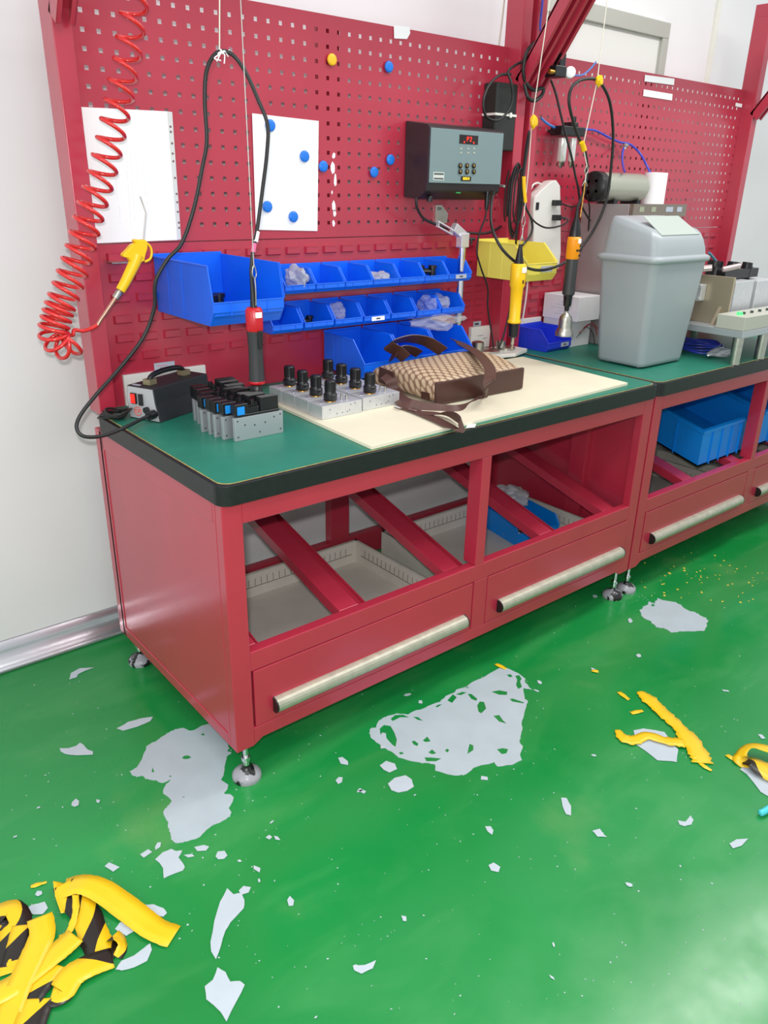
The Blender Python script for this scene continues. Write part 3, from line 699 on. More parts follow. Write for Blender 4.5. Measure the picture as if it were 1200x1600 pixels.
cols = ((.438, 'left'), (.580, 'right')); rown = ('front', 'second', 'third', 'rear'); first = True
for (x, side) in cols:
    for i in range(4):
        o = rgk if first else copy_tree(rgk); first = False
        o.location = (x+.002*i-.006*i*(side == 'left')*0, .250+.0695*i+(.008 if side == 'right' else 0), .8100)
        o['label'] = {'front': 'front', 'second': 'second from the front', 'third': 'third from the front', 'rear': 'rearmost'}[rown[i]]+' aluminium block with black knob in the %s hand row of four' % side
        o['category'] = 'regulator'; o['group'] = 'aluminium blocks with black knobs'

# ================================================================== handbag
bagm = bpy.data.materials.new('monogram_canvas'); bagm.use_nodes = True; nt = bagm.node_tree; b = nt.nodes['Principled BSDF']; b.inputs['Roughness'].default_value = .55
tc = nt.nodes.new('ShaderNodeTexCoord'); mp = nt.nodes.new('ShaderNodeMapping'); mp.inputs['Scale'].default_value = (60, 60, 60); mp.inputs['Rotation'].default_value = (R(30), R(24), R(45))
vo = nt.nodes.new('ShaderNodeTexVoronoi'); vo.voronoi_dimensions = '2D'; vo.inputs['Randomness'].default_value = 0; vo.inputs['Scale'].default_value = 1
nt.links.new(tc.outputs['Object'], mp.inputs['Vector']); nt.links.new(mp.outputs['Vector'], vo.inputs['Vector'])
r_ = nt.nodes.new('ShaderNodeValToRGB'); es = r_.color_ramp.elements
es[0].position = 0; es[0].color = (*s2l((196, 176, 146)), 1); es[1].position = .52; es[1].color = (*s2l((128, 98, 78)), 1); e = es.new(.36); e.color = (*s2l((190, 168, 138)), 1); e = es.new(.44); e.color = (*s2l((150, 122, 98)), 1)
nt.links.new(vo.outputs['Distance'], r_.inputs['Fac']); nt.links.new(r_.outputs['Color'], b.inputs['Base Color'])
leather = mat('brown_leather', (70, 42, 34), .38, noise=.12, scale=25, bump=.1); webb = mat('brown_webbing', (84, 54, 46), .5, noise=.1, scale=120)
bag = thing('handbag', 'tan monogram canvas bag with brown leather trim and strap on the cream board', 'handbag', (.97, .35, .81))
FB = [Vector((.782, .183, 0)), Vector((1.14, .178, 0))]; BB = [Vector((.772, .470, 0)), Vector((1.215, .480, 0))]
zb = .8105; mb = MB(); NS, NT = 22, 44; rings = []
for i in range(NS+1):
    v = i/NS; l = FB[0].lerp(BB[0], v); r1 = FB[1].lerp(BB[1], v); c = (l+r1)/2; hw = (r1-l)/2*(1+.015*math.sin(math.pi*v))
    th = .033*(1-v)+.030*v+.013*math.sin(math.pi*min(1, v*.95+.05))
    if i == NS: th = .016
    ring = []
    for k in range(NT):
        a = 2*math.pi*k/NT; ca, sa = math.cos(a), math.sin(a); ex_ = .22 if v < .1 else .3
        u = math.copysign(abs(ca)**ex_, ca); wv = math.copysign(abs(sa)**.5, sa)
        z = zb+th+wv*th; 
        if wv > 0: z += .008*math.sin(math.pi*v)*(1-abs(u))+.0025*math.sin(9*u+5*v)*math.sin(math.pi*v)
        ring.append(c+hw*u+Vector((0, 0, z)))
    rings.append(ring)
vs = [p for r1 in rings for p in r1]
fs = [(i*NT+k, i*NT+(k+1) % NT, (i+1)*NT+(k+1) % NT, (i+1)*NT+k) for i in range(NS) for k in range(NT)]+[tuple(range(NT)), tuple(reversed(range(NS*NT, NS*NT+NT)))]
body = mb.add(vs, fs, True).build('bag_body', bagm, bag)
l, r1 = FB; dx = (r1-l).normalized(); dy = Vector((-dx.y, dx.x, 0)); cz = zb+.034
base_ = MB().obox((l+r1)/2-dy*.001+Vector((0, 0, cz)), (r1-l)/2+dx*.003, dy*.006, (0, 0, .033)).build('base_panel', leather, bag, bevel=.004)
tabp = MB().prism([X(*q_, .7655) for q_ in ((592, 573), (615, 582), (614, 607), (590, 597))], (.006, 0, 0)).build('side_tab', leather, bag, bevel=.003)
MB().obox(Vector((.779, .222, .832)), (.0025, 0, 0), (0, .016, 0), (0, 0, .010)).build('corner_tab', leather, bag)
# two carry handles at the open end
def zpt(x, y, z): return Z(x, y, z)
h1 = smooth([Vector((.868, .465, .868)), Vector((.86, .50, .915)), Vector((.925, .54, .935)), Vector((1.03, .53, .925)), Vector((1.08, .47, .884))], 7)
h1 = smooth([Y(634, 560, .455), Y(622, 549, .47), Y(607, 539, .475), Y(625, 531, .478), Y(645, 529, .478), Y(668, 534, .47), Y(692, 549, .445)], 7)
MB().ribbon(h1, (.006, -.015, .013), .003).build('carry_handle', leather, bag)
h2 = smooth([Y(655, 553, .480), Y(640, 546, .482), Y(622, 546, .482), Y(612, 562, .482)], 7)
MB().ribbon(h2, (.004, -.012, .011), .003).build('carry_handle', leather, bag)
# shoulder strap: from the back right corner over the body, down the front, looped on the board, back to the side tab
st_pts = [Y(706, 530, .47), Y(722, 538, .44), Z(745, 551, .921), Z(761, 568, .914), Z(766, 582, .903), Z(763, 600, .886), Y(757, 618, .162), Y(742, 633, .150), Z(720, 640, .8115), Z(690, 640, .8125), Z(655, 636, .8165), Z(632, 629, .824), X(617, 612, .757), X(612, 594, .760), X(603, 585, .763)]
sp_ = smooth(st_pts, 8); ws = []
for i, p in enumerate(sp_):
    f = i/(len(sp_)-1)
    t = (sp_[min(i+1, len(sp_)-1)]-sp_[max(i-1, 0)]).normalized()
    nr = Vector((0, 0, 1)) if f < .36 else (Vector((0, -1, .2)) if f < .5 else (Vector((-.2, -.65, .75)) if f < .66 else Vector((-.5, -.65, .55))))
    ws.append(t.cross(nr.normalized()).normalized()*.0165)
for _ in range(14): ws = [(ws[max(i-1, 0)]+ws[i]*2+ws[min(i+1, len(ws)-1)])/4 for i in range(len(ws))]
ws = [w_.normalized()*(.0165+.004*min(1, max(0, (i/len(ws)-.6)*4))) for i, w_ in enumerate(ws)]
MB().ribbon(sp_, ws, .0022).build('shoulder_strap', webb, bag)
lp = smooth([Z(622, 634, .8125), Z(648, 642, .814), Z(680, 655, .815), Z(706, 668, .8145), Z(716, 672, .8205), Z(723, 662, .830), Z(712, 652, .829), Z(690, 647, .820), Z(655, 645, .8165)], 8)
ws = []
for i, p in enumerate(lp):
    t = (lp[min(i+1, len(lp)-1)]-lp[max(i-1, 0)]).normalized(); f = i/(len(lp)-1)
    nr = Vector((0, 0, 1)).lerp(Vector((.4, -.9, .3)), min(1, max(0, (f-.35)*4)) if f < .75 else max(0, 1-(f-.75)*4)).normalized()
    ws.append(t.cross(nr).normalized()*.016)
for _ in range(8): ws = [(ws[max(i-1, 0)]+ws[i]*2+ws[min(i+1, len(ws)-1)])/4 for i in range(len(ws))]
MB().ribbon(lp, ws, .0022).build('strap_loop', webb, bag)
bk = MB()
for q in ((622, 636), (645, 640)): c = Z(*q, .818); bk.obox(c, (.004, 0, 0), (0, .014, 0), (0, 0, .0012))
bk.build('strap_buckle', chrome, bag, bevel=.001)

# ================================================================== hanging tools
RAILZ = 2.168
def vline(a, b2, r_=.0012): return MB().tube([a, b2], r_, 6)
# first screwdriver: black and red
def V3(x, y, z): return Vector((x, y, z))
D1 = .318
zt_, zb2 = Y(399, 480, D1).z, Y(398, 600, D1).z; x1_ = Y(399, 540, D1).x
d1 = thing('electric_screwdriver', 'black and red electric screwdriver hanging tip down over the valve blocks', 'electric screwdriver', (x1_, D1, .88))
c = V3(x1_, D1, 0); L = zt_-zb2
MB().lathe(c, [(0.0201, zb2+.006), (0.0201, zb2+.006), (0.0189, zb2+.03), (0.0177, zb2+L*.45), (0.0189, zb2+L*.62), (0.0201, zb2+L*.70), (0.0201, zb2+L*.70)], 22).build('grip', mat('soft_black_grip', (48, 48, 50), .5), d1)
MB().lathe(c, [(0.0201, zb2+L*.70), (0.0214, zb2+L*.72), (0.0214, zb2+L*.96), (0.0171, zt_), (0, zt_)], 22).build('red_head', mat('red_tool_plastic', (190, 22, 34), .32), d1)
MB().lathe(c, [(0, zb2), (0.0189, zb2), (0.0214, zb2+.003), (0.0201, zb2+.008)], 22).build('red_ring', MATS['red_tool_plastic'], d1)
MB().box(x1_-.008, D1-.0225, zb2+L*.88, x1_+.009, D1-.0195, zb2+L*.95).build('white_label', white, d1)
MB().obox(V3(x1_+.002, D1-.021, zb2+L*.60), (.006, 0, 0), (0, .004, 0), (0, 0, .022)).build('lever', blk, d1, bevel=.003)
MB().lathe(c, [(.003, .882), (0.0037, zb2-.022), (0.0134, zb2-.022), (0.0134, zb2-.022), (0.0140, zb2-.003), (0.0098, zb2)], 16).build('chuck', blk, d1)
MB().cyl(V3(x1_, D1, .872), V3(x1_, D1, .895), .0035, n=8).build('bit', steel, d1)
MB().tube([V3(x1_, D1, zt_-.002), V3(x1_-.001, D1, zt_+.035), V3(x1_-.003, D1, zt_+.085)], [.0085, .006, .0042], 12).build('cable_boot', blk, d1)
hk = MB(); hz = zt_+.055
hk.tube(smooth([V3(x1_+.002, D1-.008, zt_+.005), V3(x1_+.002, D1-.010, zt_+.045), V3(x1_+.001, D1-.009, hz+.015)], 4), .0016, 6)
hk.tube(smooth([V3(x1_+.001, D1-.009, hz+.012), V3(x1_-.005, D1-.009, hz+.024), V3(x1_, D1-.009, hz+.045), V3(x1_+.006, D1-.009, hz+.024), V3(x1_+.001, D1-.009, hz+.012)], 5), .0014, 6)
hk.build('hanging_hook', steel, d1)
tag(vline(V3(x1_, D1-.009, hz+.04), V3(x1_-.003, D1+.0, RAILZ), .0013).build('steel_wire', mat('steel_wire', (190, 186, 180), .4, metal=.5)), 'thin steel wire from above holding the black and red screwdriver', 'wire')
k = Y(343, 82, .40)
tag(MB().tube([k, V3(k.x+.004, .34, RAILZ)], .0016, 6).build('white_string', string_m), 'white string tied to the top loop of the black screwdriver cable', 'string')
mb = MB(); rg = random.Random(2)
for i in range(5):
    a = k+V3(rg.uniform(-.008, .008), -.006, rg.uniform(-.006, .006)); mb.tube(smooth([a, a+V3(rg.uniform(-.02, .02), -.004, rg.uniform(-.012, .004)), a+V3(rg.uniform(-.02, .02), -.002, rg.uniform(-.025, .01))], 4), .0015, 6)
tag(mb.build('string_knot', white), 'frayed white string knot on the black cable loop', 'string')
pth = [fp(.33, .022, -.02), fp(.30, .018, -.05), Y(195, 668, .45), Y(160, 681, .44), Y(132, 682, .44), Y(120, 670, .45), Y(125, 650, .46), Y(150, 617, .47), Y(190, 572, .48), Y(225, 525, .48), Y(241, 480, .47), Y(243, 440, .46), Y(262, 405, .45), Y(284, 380, .44), Y(303, 325, .43), Y(316, 262, .42), Y(323, 220, .41), Y(320, 160, .405), Y(322, 115, .40), Y(333, 88, .40), Y(348, 80, .395), Y(366, 88, .385), Y(385, 115, .375), Y(403, 155, .36), Y(418, 195, .35), Y(417, 240, .34), Y(411, 290, .33), Y(403, 350, .325), Y(398, 378, .32), Y(394, 402, .318), V3(x1_-.003, D1, zt_+.08)]
cable('screwdriver_cable', pth, .0046, 'black cable looping from the silver fronted power supply up to the first screwdriver', k=7, n=10)
tp = MB(); a = Y(402, 362, .324); b2 = Y(399, 378, .32); tp.cyl(a, b2, .0062, n=10)
tag(tp.build('white_tape_wrap', white), 'white tape wrapped on the cable above the first screwdriver', 'tape wrap')
tp = MB(); a = Y(397.5, 380, .319); b2 = Y(395.5, 394, .318); tp.cyl(a, b2, .0056, n=10)
tag(tp.build('pink_tape_wrap', mat('pink_tape', (236, 110, 160), .4)), 'pink tape wrapped on the cable above the first screwdriver', 'tape wrap')

# second screwdriver: yellow
def tool(x, yq, zt, zb, spec_, root):
    for nm, pr, m in spec_: MB().lathe(V3(x, yq, 0), [(r_, z) for r_, z in pr], 22).build(nm, m, root)
D2 = .40
zt2, zl2 = Y(808, 412, D2).z, Y(804, 505, D2).z; x2 = Y(806, 470, D2).x; zn = Y(803, 547, D2).z; L = zt2-zl2
d2 = thing('yellow_screwdriver', 'yellow electric screwdriver hanging in front of the yellow bin', 'electric screwdriver', (x2, D2, zn))
tool(x2, D2, 0, 0, [('yellow_body', [(0.0146, zl2), (0.0226, zl2+.002), (0.0226, zl2+.008), (0.0189, zl2+.016), (0.0195, zl2+L*.35), (0.0214, zl2+L*.6), (0.0256, zl2+L*.64), (0.0256, zl2+L*.98), (0.0220, zt2), (0, zt2)], yel),
                    ('nose', [(0.0122, zn+.045), (0.0152, zn+.048), (0.0152, zn+.048), (0.0171, zl2), (0.0171, zl2)], blk), ('bit', [(0, zn), (0.0037, zn), (0.0037, zn+.02), (0.0037, zn+.02), (0.0061, zn+.022), (0.0061, zn+.046)], steel)], d2)
MB().box(x2-.010, D2-.0268, zl2+L*.86, x2+.010, D2-.0245, zl2+L*.95).build('white_label', white, d2)
MB().box(x2-.004, D2-.0275, zl2+L*.68, x2+.001, D2-.0245, zl2+L*.74).build('switch', mat('brown_switch', (70, 44, 30), .5), d2)
MB().lathe(V3(x2, D2, 0), [(0.0159, zt2), (0.0134, zt2+.01), (0.0085, zt2+.04), (0.0049, zt2+.06)], 16).build('cable_boot', blk, d2)
def hook(x, yq, za, zb_, name='snap_hook'):
    m_ = MB(); m_.tube([V3(x, yq, za), V3(x, yq, za+(zb_-za)*.5)], .0022, 8)
    h = (zb_-za)*.5; z0 = za+h
    m_.tube(smooth([V3(x, yq, z0), V3(x-.008, yq, z0+h*.4), V3(x, yq, z0+h), V3(x+.008, yq, z0+h*.4), V3(x, yq, z0)], 5), .0018, 8)
    m_.tube(smooth([V3(x, yq, za+h*.4), V3(x-.011, yq, za-h*.25), V3(x-.012, yq, za-h*.4)], 4), .0016, 6); m_.tube(smooth([V3(x, yq, za+h*.4), V3(x+.011, yq, za-h*.25), V3(x+.012, yq, za-h*.4)], 4), .0016, 6)
    return m_
za_, zb_ = Y(814, 374, D2).z, Y(817, 336, D2).z
hook(x2, D2-.004, za_, zb_).build('snap_hook', steel, d2)
kn_ = Y(831, 190, D2)
tag(MB().tube([V3(x2, D2-.004, zb_), Y(826, 262, D2), kn_, V3(kn_.x+.006, D2-.05, RAILZ)], .0016, 6).build('white_string', string_m), 'white string hanging from above to the hook of the yellow screwdriver', 'string')
def tape_blob(c, sx, sz, m, label):
    bm = bmesh.new(); bmesh.ops.create_icosphere(bm, subdivisions=2, radius=1); rg = random.Random(int(c.x*1000))
    for v in bm.verts: v.co = Vector((v.co.x*sx, v.co.y*sx*.8, v.co.z*sz))*rg.uniform(.8, 1.15)
    me = bpy.data.meshes.new('tape_knot'); bm.to_mesh(me); bm.free(); me.materials.append(m); o = bpy.data.objects.new('yellow_tape_knot', me); col.objects.link(o); o.location = c; tag(o, label, 'tape wrap')
tape_blob(kn_+V3(0, -.008, 0), .014, .022, yel, 'yellow tape knot on the string above the yellow screwdriver')
c = (Y(821, 277, D2)+Y(820, 316, D2))/2
tag(MB().tube([Y(818.5, 276, D2-.01), Y(819, 295, D2-.01), Y(821, 316, D2-.01)], [.006, .0055, .0055], 8).build('yellow_tape_wrap', yel), 'yellow tape sleeve on the string between knot and yellow screwdriver', 'tape wrap')
cable('yellow_screwdriver_cable', [V3(x2, D2, zt2+.055), Y(815, 385, D2), Y(830, 365, D2), Y(831, 345, D2), Y(822, 325, D2), Y(817, 300, D2), Y(819, 270, D2), Y(824, 235, D2), Y(827, 205, D2-.006), Y(822, 230, D2+.02), Y(816, 280, D2+.05), Y(810, 330, D2+.08), Y(806, 380, D2+.1), Y(800, 440, D2+.16), Y(797, 480, D2+.2), Y(785, 530, D2+.2), Y(775, 552, .60)], .0036, 'grey black cable running down behind the yellow screwdriver to the bench', k=6)

# third tool: orange and black with steel bell socket
D3 = .34
zt3, zb3 = Y(895, 372, D3).z, Y(882, 520, D3).z; x3t = Y(896, 372, D3).x; x3 = (x3t+Y(883, 520, D3).x)/2
d3 = thing('nut_runner', 'orange and black nut runner with a steel bell socket hanging right of the yellow screwdriver', 'electric screwdriver', (x3, D3, zb3))
Lz = lambda py: Y(890, py, D3).z
tool(x3, D3, 0, 0, [('orange_head', [(0.0195, Lz(405)), (0.0226, Lz(403)), (0.0226, Lz(374)), (0.0226, Lz(374)), (0.0201, Lz(370)), (0, Lz(370))], orange),
                    ('black_grip', [(0.0171, Lz(461)), (0.0214, Lz(459)), (0.0214, Lz(459)), (0.0201, Lz(440)), (0.0205, Lz(408)), (0.0195, Lz(405))], mat('soft_black_grip')),
                    ('nose', [(0.0049, Lz(486)), (0.0079, Lz(484)), (0.0079, Lz(479)), (0.0079, Lz(479)), (0.0134, Lz(477)), (0.0152, Lz(462)), (0.0152, Lz(462)), (0.0171, Lz(461))], blk),
                    ('bell_socket', [(0, Lz(523)), (.031, Lz(523)), (.031, Lz(523)), (.0315, Lz(519)), (.027, Lz(514)), (.0235, Lz(511)), (.0235, Lz(511)), (.0225, Lz(498)), (.0225, Lz(498)), (.020, Lz(494)), (.012, Lz(490)), (.012, Lz(490)), (.005, Lz(488)), (.005, Lz(484))], steel)], d3)
o_ = [k_ for k_ in kids(d3) if k_.name.startswith('orange_head')][0]
q = MB()
for dx_, py in ((.008, 384), (-.006, 391), (.004, 391), (.012, 391), (.006, 399)): q.box(x3+dx_-.0035, D3-.0235, Lz(py)-.003, x3+dx_+.0035, D3-.020, Lz(py)+.003)
q.build('control_keys', blk, o_); MB().box(x3-.006, D3-.0235, Lz(380), x3+.008, D3-.0215, Lz(373)).build('white_label', white, o_)
MB().lathe(V3(x3, D3, 0), [(0.0201, Lz(370)), (0.0189, Lz(364)), (0.0146, Lz(352)), (0.0073, Lz(340)), (0.0055, Lz(328))], 18).build('cable_boot', blk, d3)
k3 = Y(933, 127, D3)
hook(x3+.008, D3-.012, Lz(285), Lz(258)).build('snap_hook', steel, d3)
tag(MB().tube([V3(x3+.008, D3-.012, Lz(258)), Y(911, 228, D3-.01), k3, V3(k3.x+.01, D3, RAILZ)], .0017, 6).build('white_string', string_m), 'cream string hanging from above to the orange nut runner', 'string')
tag(MB().tube([V3(x3+.003, D3-.012, Lz(340)), V3(x3+.008, D3-.012, Lz(300)), V3(x3+.008, D3-.012, Lz(284))], .002, 6).build('rusty_link', brass), 'thin brass link between hook and orange nut runner', 'wire')
tape_blob(k3+V3(0, -.008, 0), .015, .017, yel, 'yellow tape knot at the top of the cable loop of the orange nut runner')
a, b2 = Y(909, 222, D3-.01), Y(913, 235, D3-.01); tag(MB().tube([a, b2], .0085, 8).build('yellow_tape_wrap', yel), 'yellow tape around string and cable above the orange nut runner', 'tape wrap')
cable('nut_runner_cable', [V3(x3, D3, Lz(332)), Y(903, 322, D3), Y(912, 300, D3), Y(917, 268, D3), Y(915, 240, D3), Y(903, 212, D3), Y(893, 180, D3), Y(889, 155, D3), Y(894, 136, D3), Y(908, 125, D3), Y(930, 124, D3), Y(944, 138, D3+.01), Y(954, 165, D3+.02), Y(958, 210, D3+.03), Y(955, 260, D3+.04), Y(948, 310, D3+.05), Y(935, 345, D3+.06), Y(915, 378, D3+.07), Y(890, 405, D3+.07), Y(865, 418, D3+.06), Y(838, 422, D3+.06), Y(810, 412, D3+.08), Y(787, 392, D3+.1), Y(773, 368, D3+.13), Y(767, 345, D3+.17), Y(768, 315, D3+.2), Y(772, 300, .60)], .0048, 'thick black cable looping from the orange nut runner down across the yellow bin', k=6, n=10)

# ================================================================== other cables
def C(name, pix, r_, label, m=blk_soft, **k): return cable(name, [Y(*q) for q in pix], r_, label, m, **k)
C('controller_cable', [(650, 308, .63), (652, 325, .63), (662, 341, .64), (680, 350, .65), (700, 357, .66), (725, 363, .67), (760, 364, .68), (785, 352, .69), (795, 335, .70), (800, 320, .70)], .0044, 'black cable drooping from the lower left of the controller')
C('controller_plug_cable', [(762, 296, .61), (761, 318, .61), (758, 340, .60), (750, 362, .60), (745, 392, .59), (752, 420, .59), (762, 450, .595), (762, 480, .6), (768, 520, .60), (772, 550, .60)], .0030, 'thin black cable hanging from the controller plug down to the bench')
MBp = MB().tube([Y(762, 299, .608), Y(761, 318, .608), Y(759, 328, .608)], [.009, .009, .005], 12); tag(MBp.build('black_round_plug', blk), 'black round plug under the controller', 'plug')
C('loop_cable', [(798, 116, .64), (780, 118, .64), (763, 135, .64), (755, 160, .63), (760, 182, .63), (777, 188, .63), (793, 175, .63), (801, 155, .63), (799, 130, .63), (794, 112, .64), (805, 102, .64), (818, 95, .65)], .0042, 'round loop of black cable in front of the black power box')
tag(MB().tube([Y(789, -10, .78), Y(784, 35, .78), Y(779, 72, .78)], .003, 8).build('hanging_string', string_m), 'cream cord hanging behind the top edge of the first pegboard', 'cord')
C('thick_post_cable', [(836, 66, .64), (824, 80, .63), (818, 105, .63), (820, 125, .63), (832, 140, .62), (848, 138, .62), (847, 148, .62), (836, 157, .62), (825, 152, .62), (819, 130, .635)], .0062, 'thick black cable coiled round the post between the benches')
C('descending_cable', [(858, 118, .64), (868, 145, .63), (876, 178, .62), (884, 210, .61), (893, 245, .60), (899, 275, .60), (903, 292, .60), (908, 320, .62), (922, 345, .62)], .0042, 'black cable falling across the air filters toward the steel cabinet')
hk2 = thing('cable_hook', 'grey hook on the pegboard carrying the hank of black cable', 'hook', tuple(Y(800, 292, .70)))
a = Y(788, 291, .62); MB().cyl(a, V3(a.x+.02, .715, a.z+.004), .0045, n=10).build('peg', mat('grey_plastic', (150, 152, 156), .4), hk2)
hank = MB(); rg = random.Random(9)
c = Y(805, 300, .655)
for i in range(7):
    o1 = rg.uniform(-.012, .012); wv = .018+.010*rg.random(); tz = .085+rg.uniform(-.01, .012); bz = -.13+rg.uniform(-.03, .03)
    P = [V3(c.x+o1, c.y-.02+.006*i, c.z+tz), V3(c.x+wv+o1, c.y-.02+.006*i, c.z+tz*.5), V3(c.x+wv*1.1+o1, c.y-.02+.006*i, c.z-.03), V3(c.x+wv*.8+o1, c.y-.02+.006*i, c.z+bz*.8), V3(c.x+o1, c.y-.02+.006*i, c.z+bz), V3(c.x-wv+o1, c.y-.02+.006*i, c.z+bz*.7), V3(c.x-wv*1.2+o1, c.y-.02+.006*i, c.z-.02), V3(c.x-wv+o1, c.y-.02+.006*i, c.z+tz*.5)]
    P = smooth(P, 5, closed=True); hank.tube(P+[P[0]], .0032, 7, caps=False)
tag(hank.build('cable_hank', blk_soft), 'hank of thin black cable hanging on the hook right of the controller', 'cable')

# power strip, white
pw = thing('power_strip', 'white extension socket block hanging on the second bench pegboard', 'power strip', tuple(Y(855, 395, .70)))
out = [(843, 300), (862, 283), (870, 281), (876, 290), (877, 330), (877, 395), (874, 420), (834, 418), (834, 330), (836, 308)]
MB().prism([Y(*q, .672) for q in out], (0, .042, 0)).build('housing', whitep, pw, bevel=.006, seg=3)
q = Y(839.5, 322, .6715); MB().box(q.x-.008, .6690, q.z-.013, q.x+.008, .6725, q.z+.013).build('switch', blk, pw, bevel=.001)
for i, (xx, yy) in enumerate(((870, 317), (870, 340))):
    q = Y(xx, yy, .66); e = MB().obox(q, (.016, 0, 0), (0, .012, 0), (0, 0, .010)).build('black_plug', blk, None, bevel=.002); tag(e, ('upper' if i == 0 else 'lower')+' black plug in the white extension socket', 'plug')
C('plug_cable', [(874, 317, .655), (885, 321, .65), (893, 323, .64), (900, 321, .63)], .003, 'short black cable from the upper plug of the extension socket')
C('lower_plug_cable', [(874, 340, .655), (885, 341, .64), (886, 347, .63), (875, 353, .62), (855, 356, .62), (840, 350, .62), (830, 340, .62), (822, 325, .63), (812, 310, .64)], .0032, 'black cable bowing left from the lower plug of the extension socket')
C('white_strip_cord', [(846, 288, .69), (838, 286, .685), (830, 294, .68), (825, 320, .68), (823, 350, .68), (822, 380, .685), (824, 440, .69), (818, 490, .69), (812, 520, .69), (815, 540, .67)], .0036, 'white cord of the extension socket running down the post', whitep)

# air filter set
fr_ = thing('air_filter_unit', 'black air filter unit with two clear bowls on the second pegboard', 'air filter', tuple(Y(890, 215, .68)))
q0, q1 = Y(872, 196, .66), Y(907, 214, .66)
MB().box(q0.x, .64, q1.z, q1.x, .695, q0.z).box(q0.x+.06, .645, q0.z, q0.x+.10, .69, q0.z+.015).cyl(V3(q0.x+.1, .667, q0.z), V3(q0.x+.1, .667, q0.z+.035), .007, n=10).box(q0.x+.01, .69, q1.z+.01, q1.x, .7155, q0.z-.01).build('filter_head', blk, fr_, bevel=.003)
for (xx, w_) in ((880, .017), (896, .013)):
    a = Y(xx, 216, .665); b2 = Y(xx-3, 256, .665)
    MB().lathe(V3(a.x, .665, 0), [(w_, a.z), (w_, b2.z+.012), (w_*.6, b2.z), (0, b2.z)], 20).build('clear_bowl', mat('clear_bowl', (236, 238, 234), .1, metal=.3, alpha=.8, spec=.9), fr_)
    MB().lathe(V3(a.x, .665, 0), [(w_*.9, b2.z+.012), (w_*.7, b2.z-.004), (.006, b2.z-.006), (.006, b2.z-.014), (0, b2.z-.014)], 16).build('drain_cap', steel, fr_)
C('blue_air_tube', [(845, 184, .69), (855, 193, .68), (868, 200, .675)], .0045, 'short blue air tube at the left of the air filter unit', mat('blue_tube', (60, 120, 200), .3))
C('blue_air_tube', [(908, 202, .68), (930, 204, .69), (950, 214, .69), (968, 222, .69), (985, 226, .68), (1000, 240, .66), (1010, 258, .62), (1017, 272, .60)], .0042, 'long blue air tube from the filter unit to the white roll', mat('violet_blue_tube', (52, 70, 190), .3))
C('blue_air_tube', [(975, 228, .69), (972, 245, .66), (974, 262, .60), (976, 268, .56)], .0042, 'short blue branch tube above the steel cylinder', MATS['violet_blue_tube'])
q = Y(977, 227, .685); tag(MB().cyl(q-V3(.012, 0, 0), q+V3(.012, 0, 0), .008, n=12).cyl(q, q-V3(0, 0, .014), .007, n=12).build('tube_tee', steel), 'small steel tee joining the blue air tubes', 'fitting')
C('blue_post_wire', [(848, 0, .65), (846, 20, .65), (844, 40, .645), (846, 54, .645)], .0036, 'blue tube running up the post between the benches', MATS['violet_blue_tube'])
# pressure gauge at the bracket
gq = thing('pressure_gauge', 'round white pressure gauge on a black regulator below the slanting bracket', 'pressure gauge', tuple(Y(890, 113, .55)))
c = Y(891, 113, .56); ax = (CAM-c).normalized(); ax = Vector((-.95, -.3, 0)).normalized(); ax = Vector((.35, -.93, .0)).normalized()
MB().lathe(c, [(.018, -.012), (.018, .004), (.018, .004), (.0165, .006), (0, .006)], 24, (-.6, -.8, .1)).build('dial', white, gq)
MB().box(c.x-.075, c.y, c.z-.018, c.x-.018, c.y+.05, c.z+.016).box(c.x-.045, c.y+.01, c.z+.014, c.x-.015, c.y+.04, c.z+.055).build('regulator_body', blk, gq, bevel=.003)
MB().cyl(c+V3(-.10, .01, -.005), c+V3(-.07, .01, -.005), .008, n=8).build('brass_port', brass, gq)
C('thin_blue_tube', [(897, 118, .58), (910, 117, .60), (922, 108, .62), (931, 97, .64)], .003, 'thin blue tube from the gauge rising to the right', MATS['blue_tube'])
for i, (p_, lb) in enumerate(((((1008, 117), (1054, 123), (1053, 133), (1007, 127)), 'upper white label strip on the top edge of the second pegboard'), (((1006, 139.5), (1051, 147), (1050, 157), (1005, 150)), 'lower white label strip on the second pegboard'), (((1150, 160.5), (1160, 162.5), (1159, 168), (1149, 166)), 'tiny white sticker at the top right of the second pegboard'))):
    sheet('label_strip', p_, white, lb, 'label strip', y=.713)

# ================================================================== coiled red hose and yellow air gun
ctr_px = [(214, -30), (210, 10), (204, 50), (199, 88), (192, 122), (186, 155), (178, 192), (171, 225), (163, 258), (154, 290), (145, 318), (137, 345), (132, 363), (125, 390), (117, 414), (108, 440), (100, 462), (93, 480), (88, 496), (84, 512), (84, 524), (90, 534), (99, 539), (108, 537), (113, 531)]
turn_y = [-60, -24, 12, 47, 83, 117, 150, 181, 211, 240, 267, 293, 318, 342, 365, 387, 408, 428, 447, 464, 480, 494, 507, 518, 528]
DH = .56; cp = smooth([Y(*q, DH) for q in ctr_px], 24)
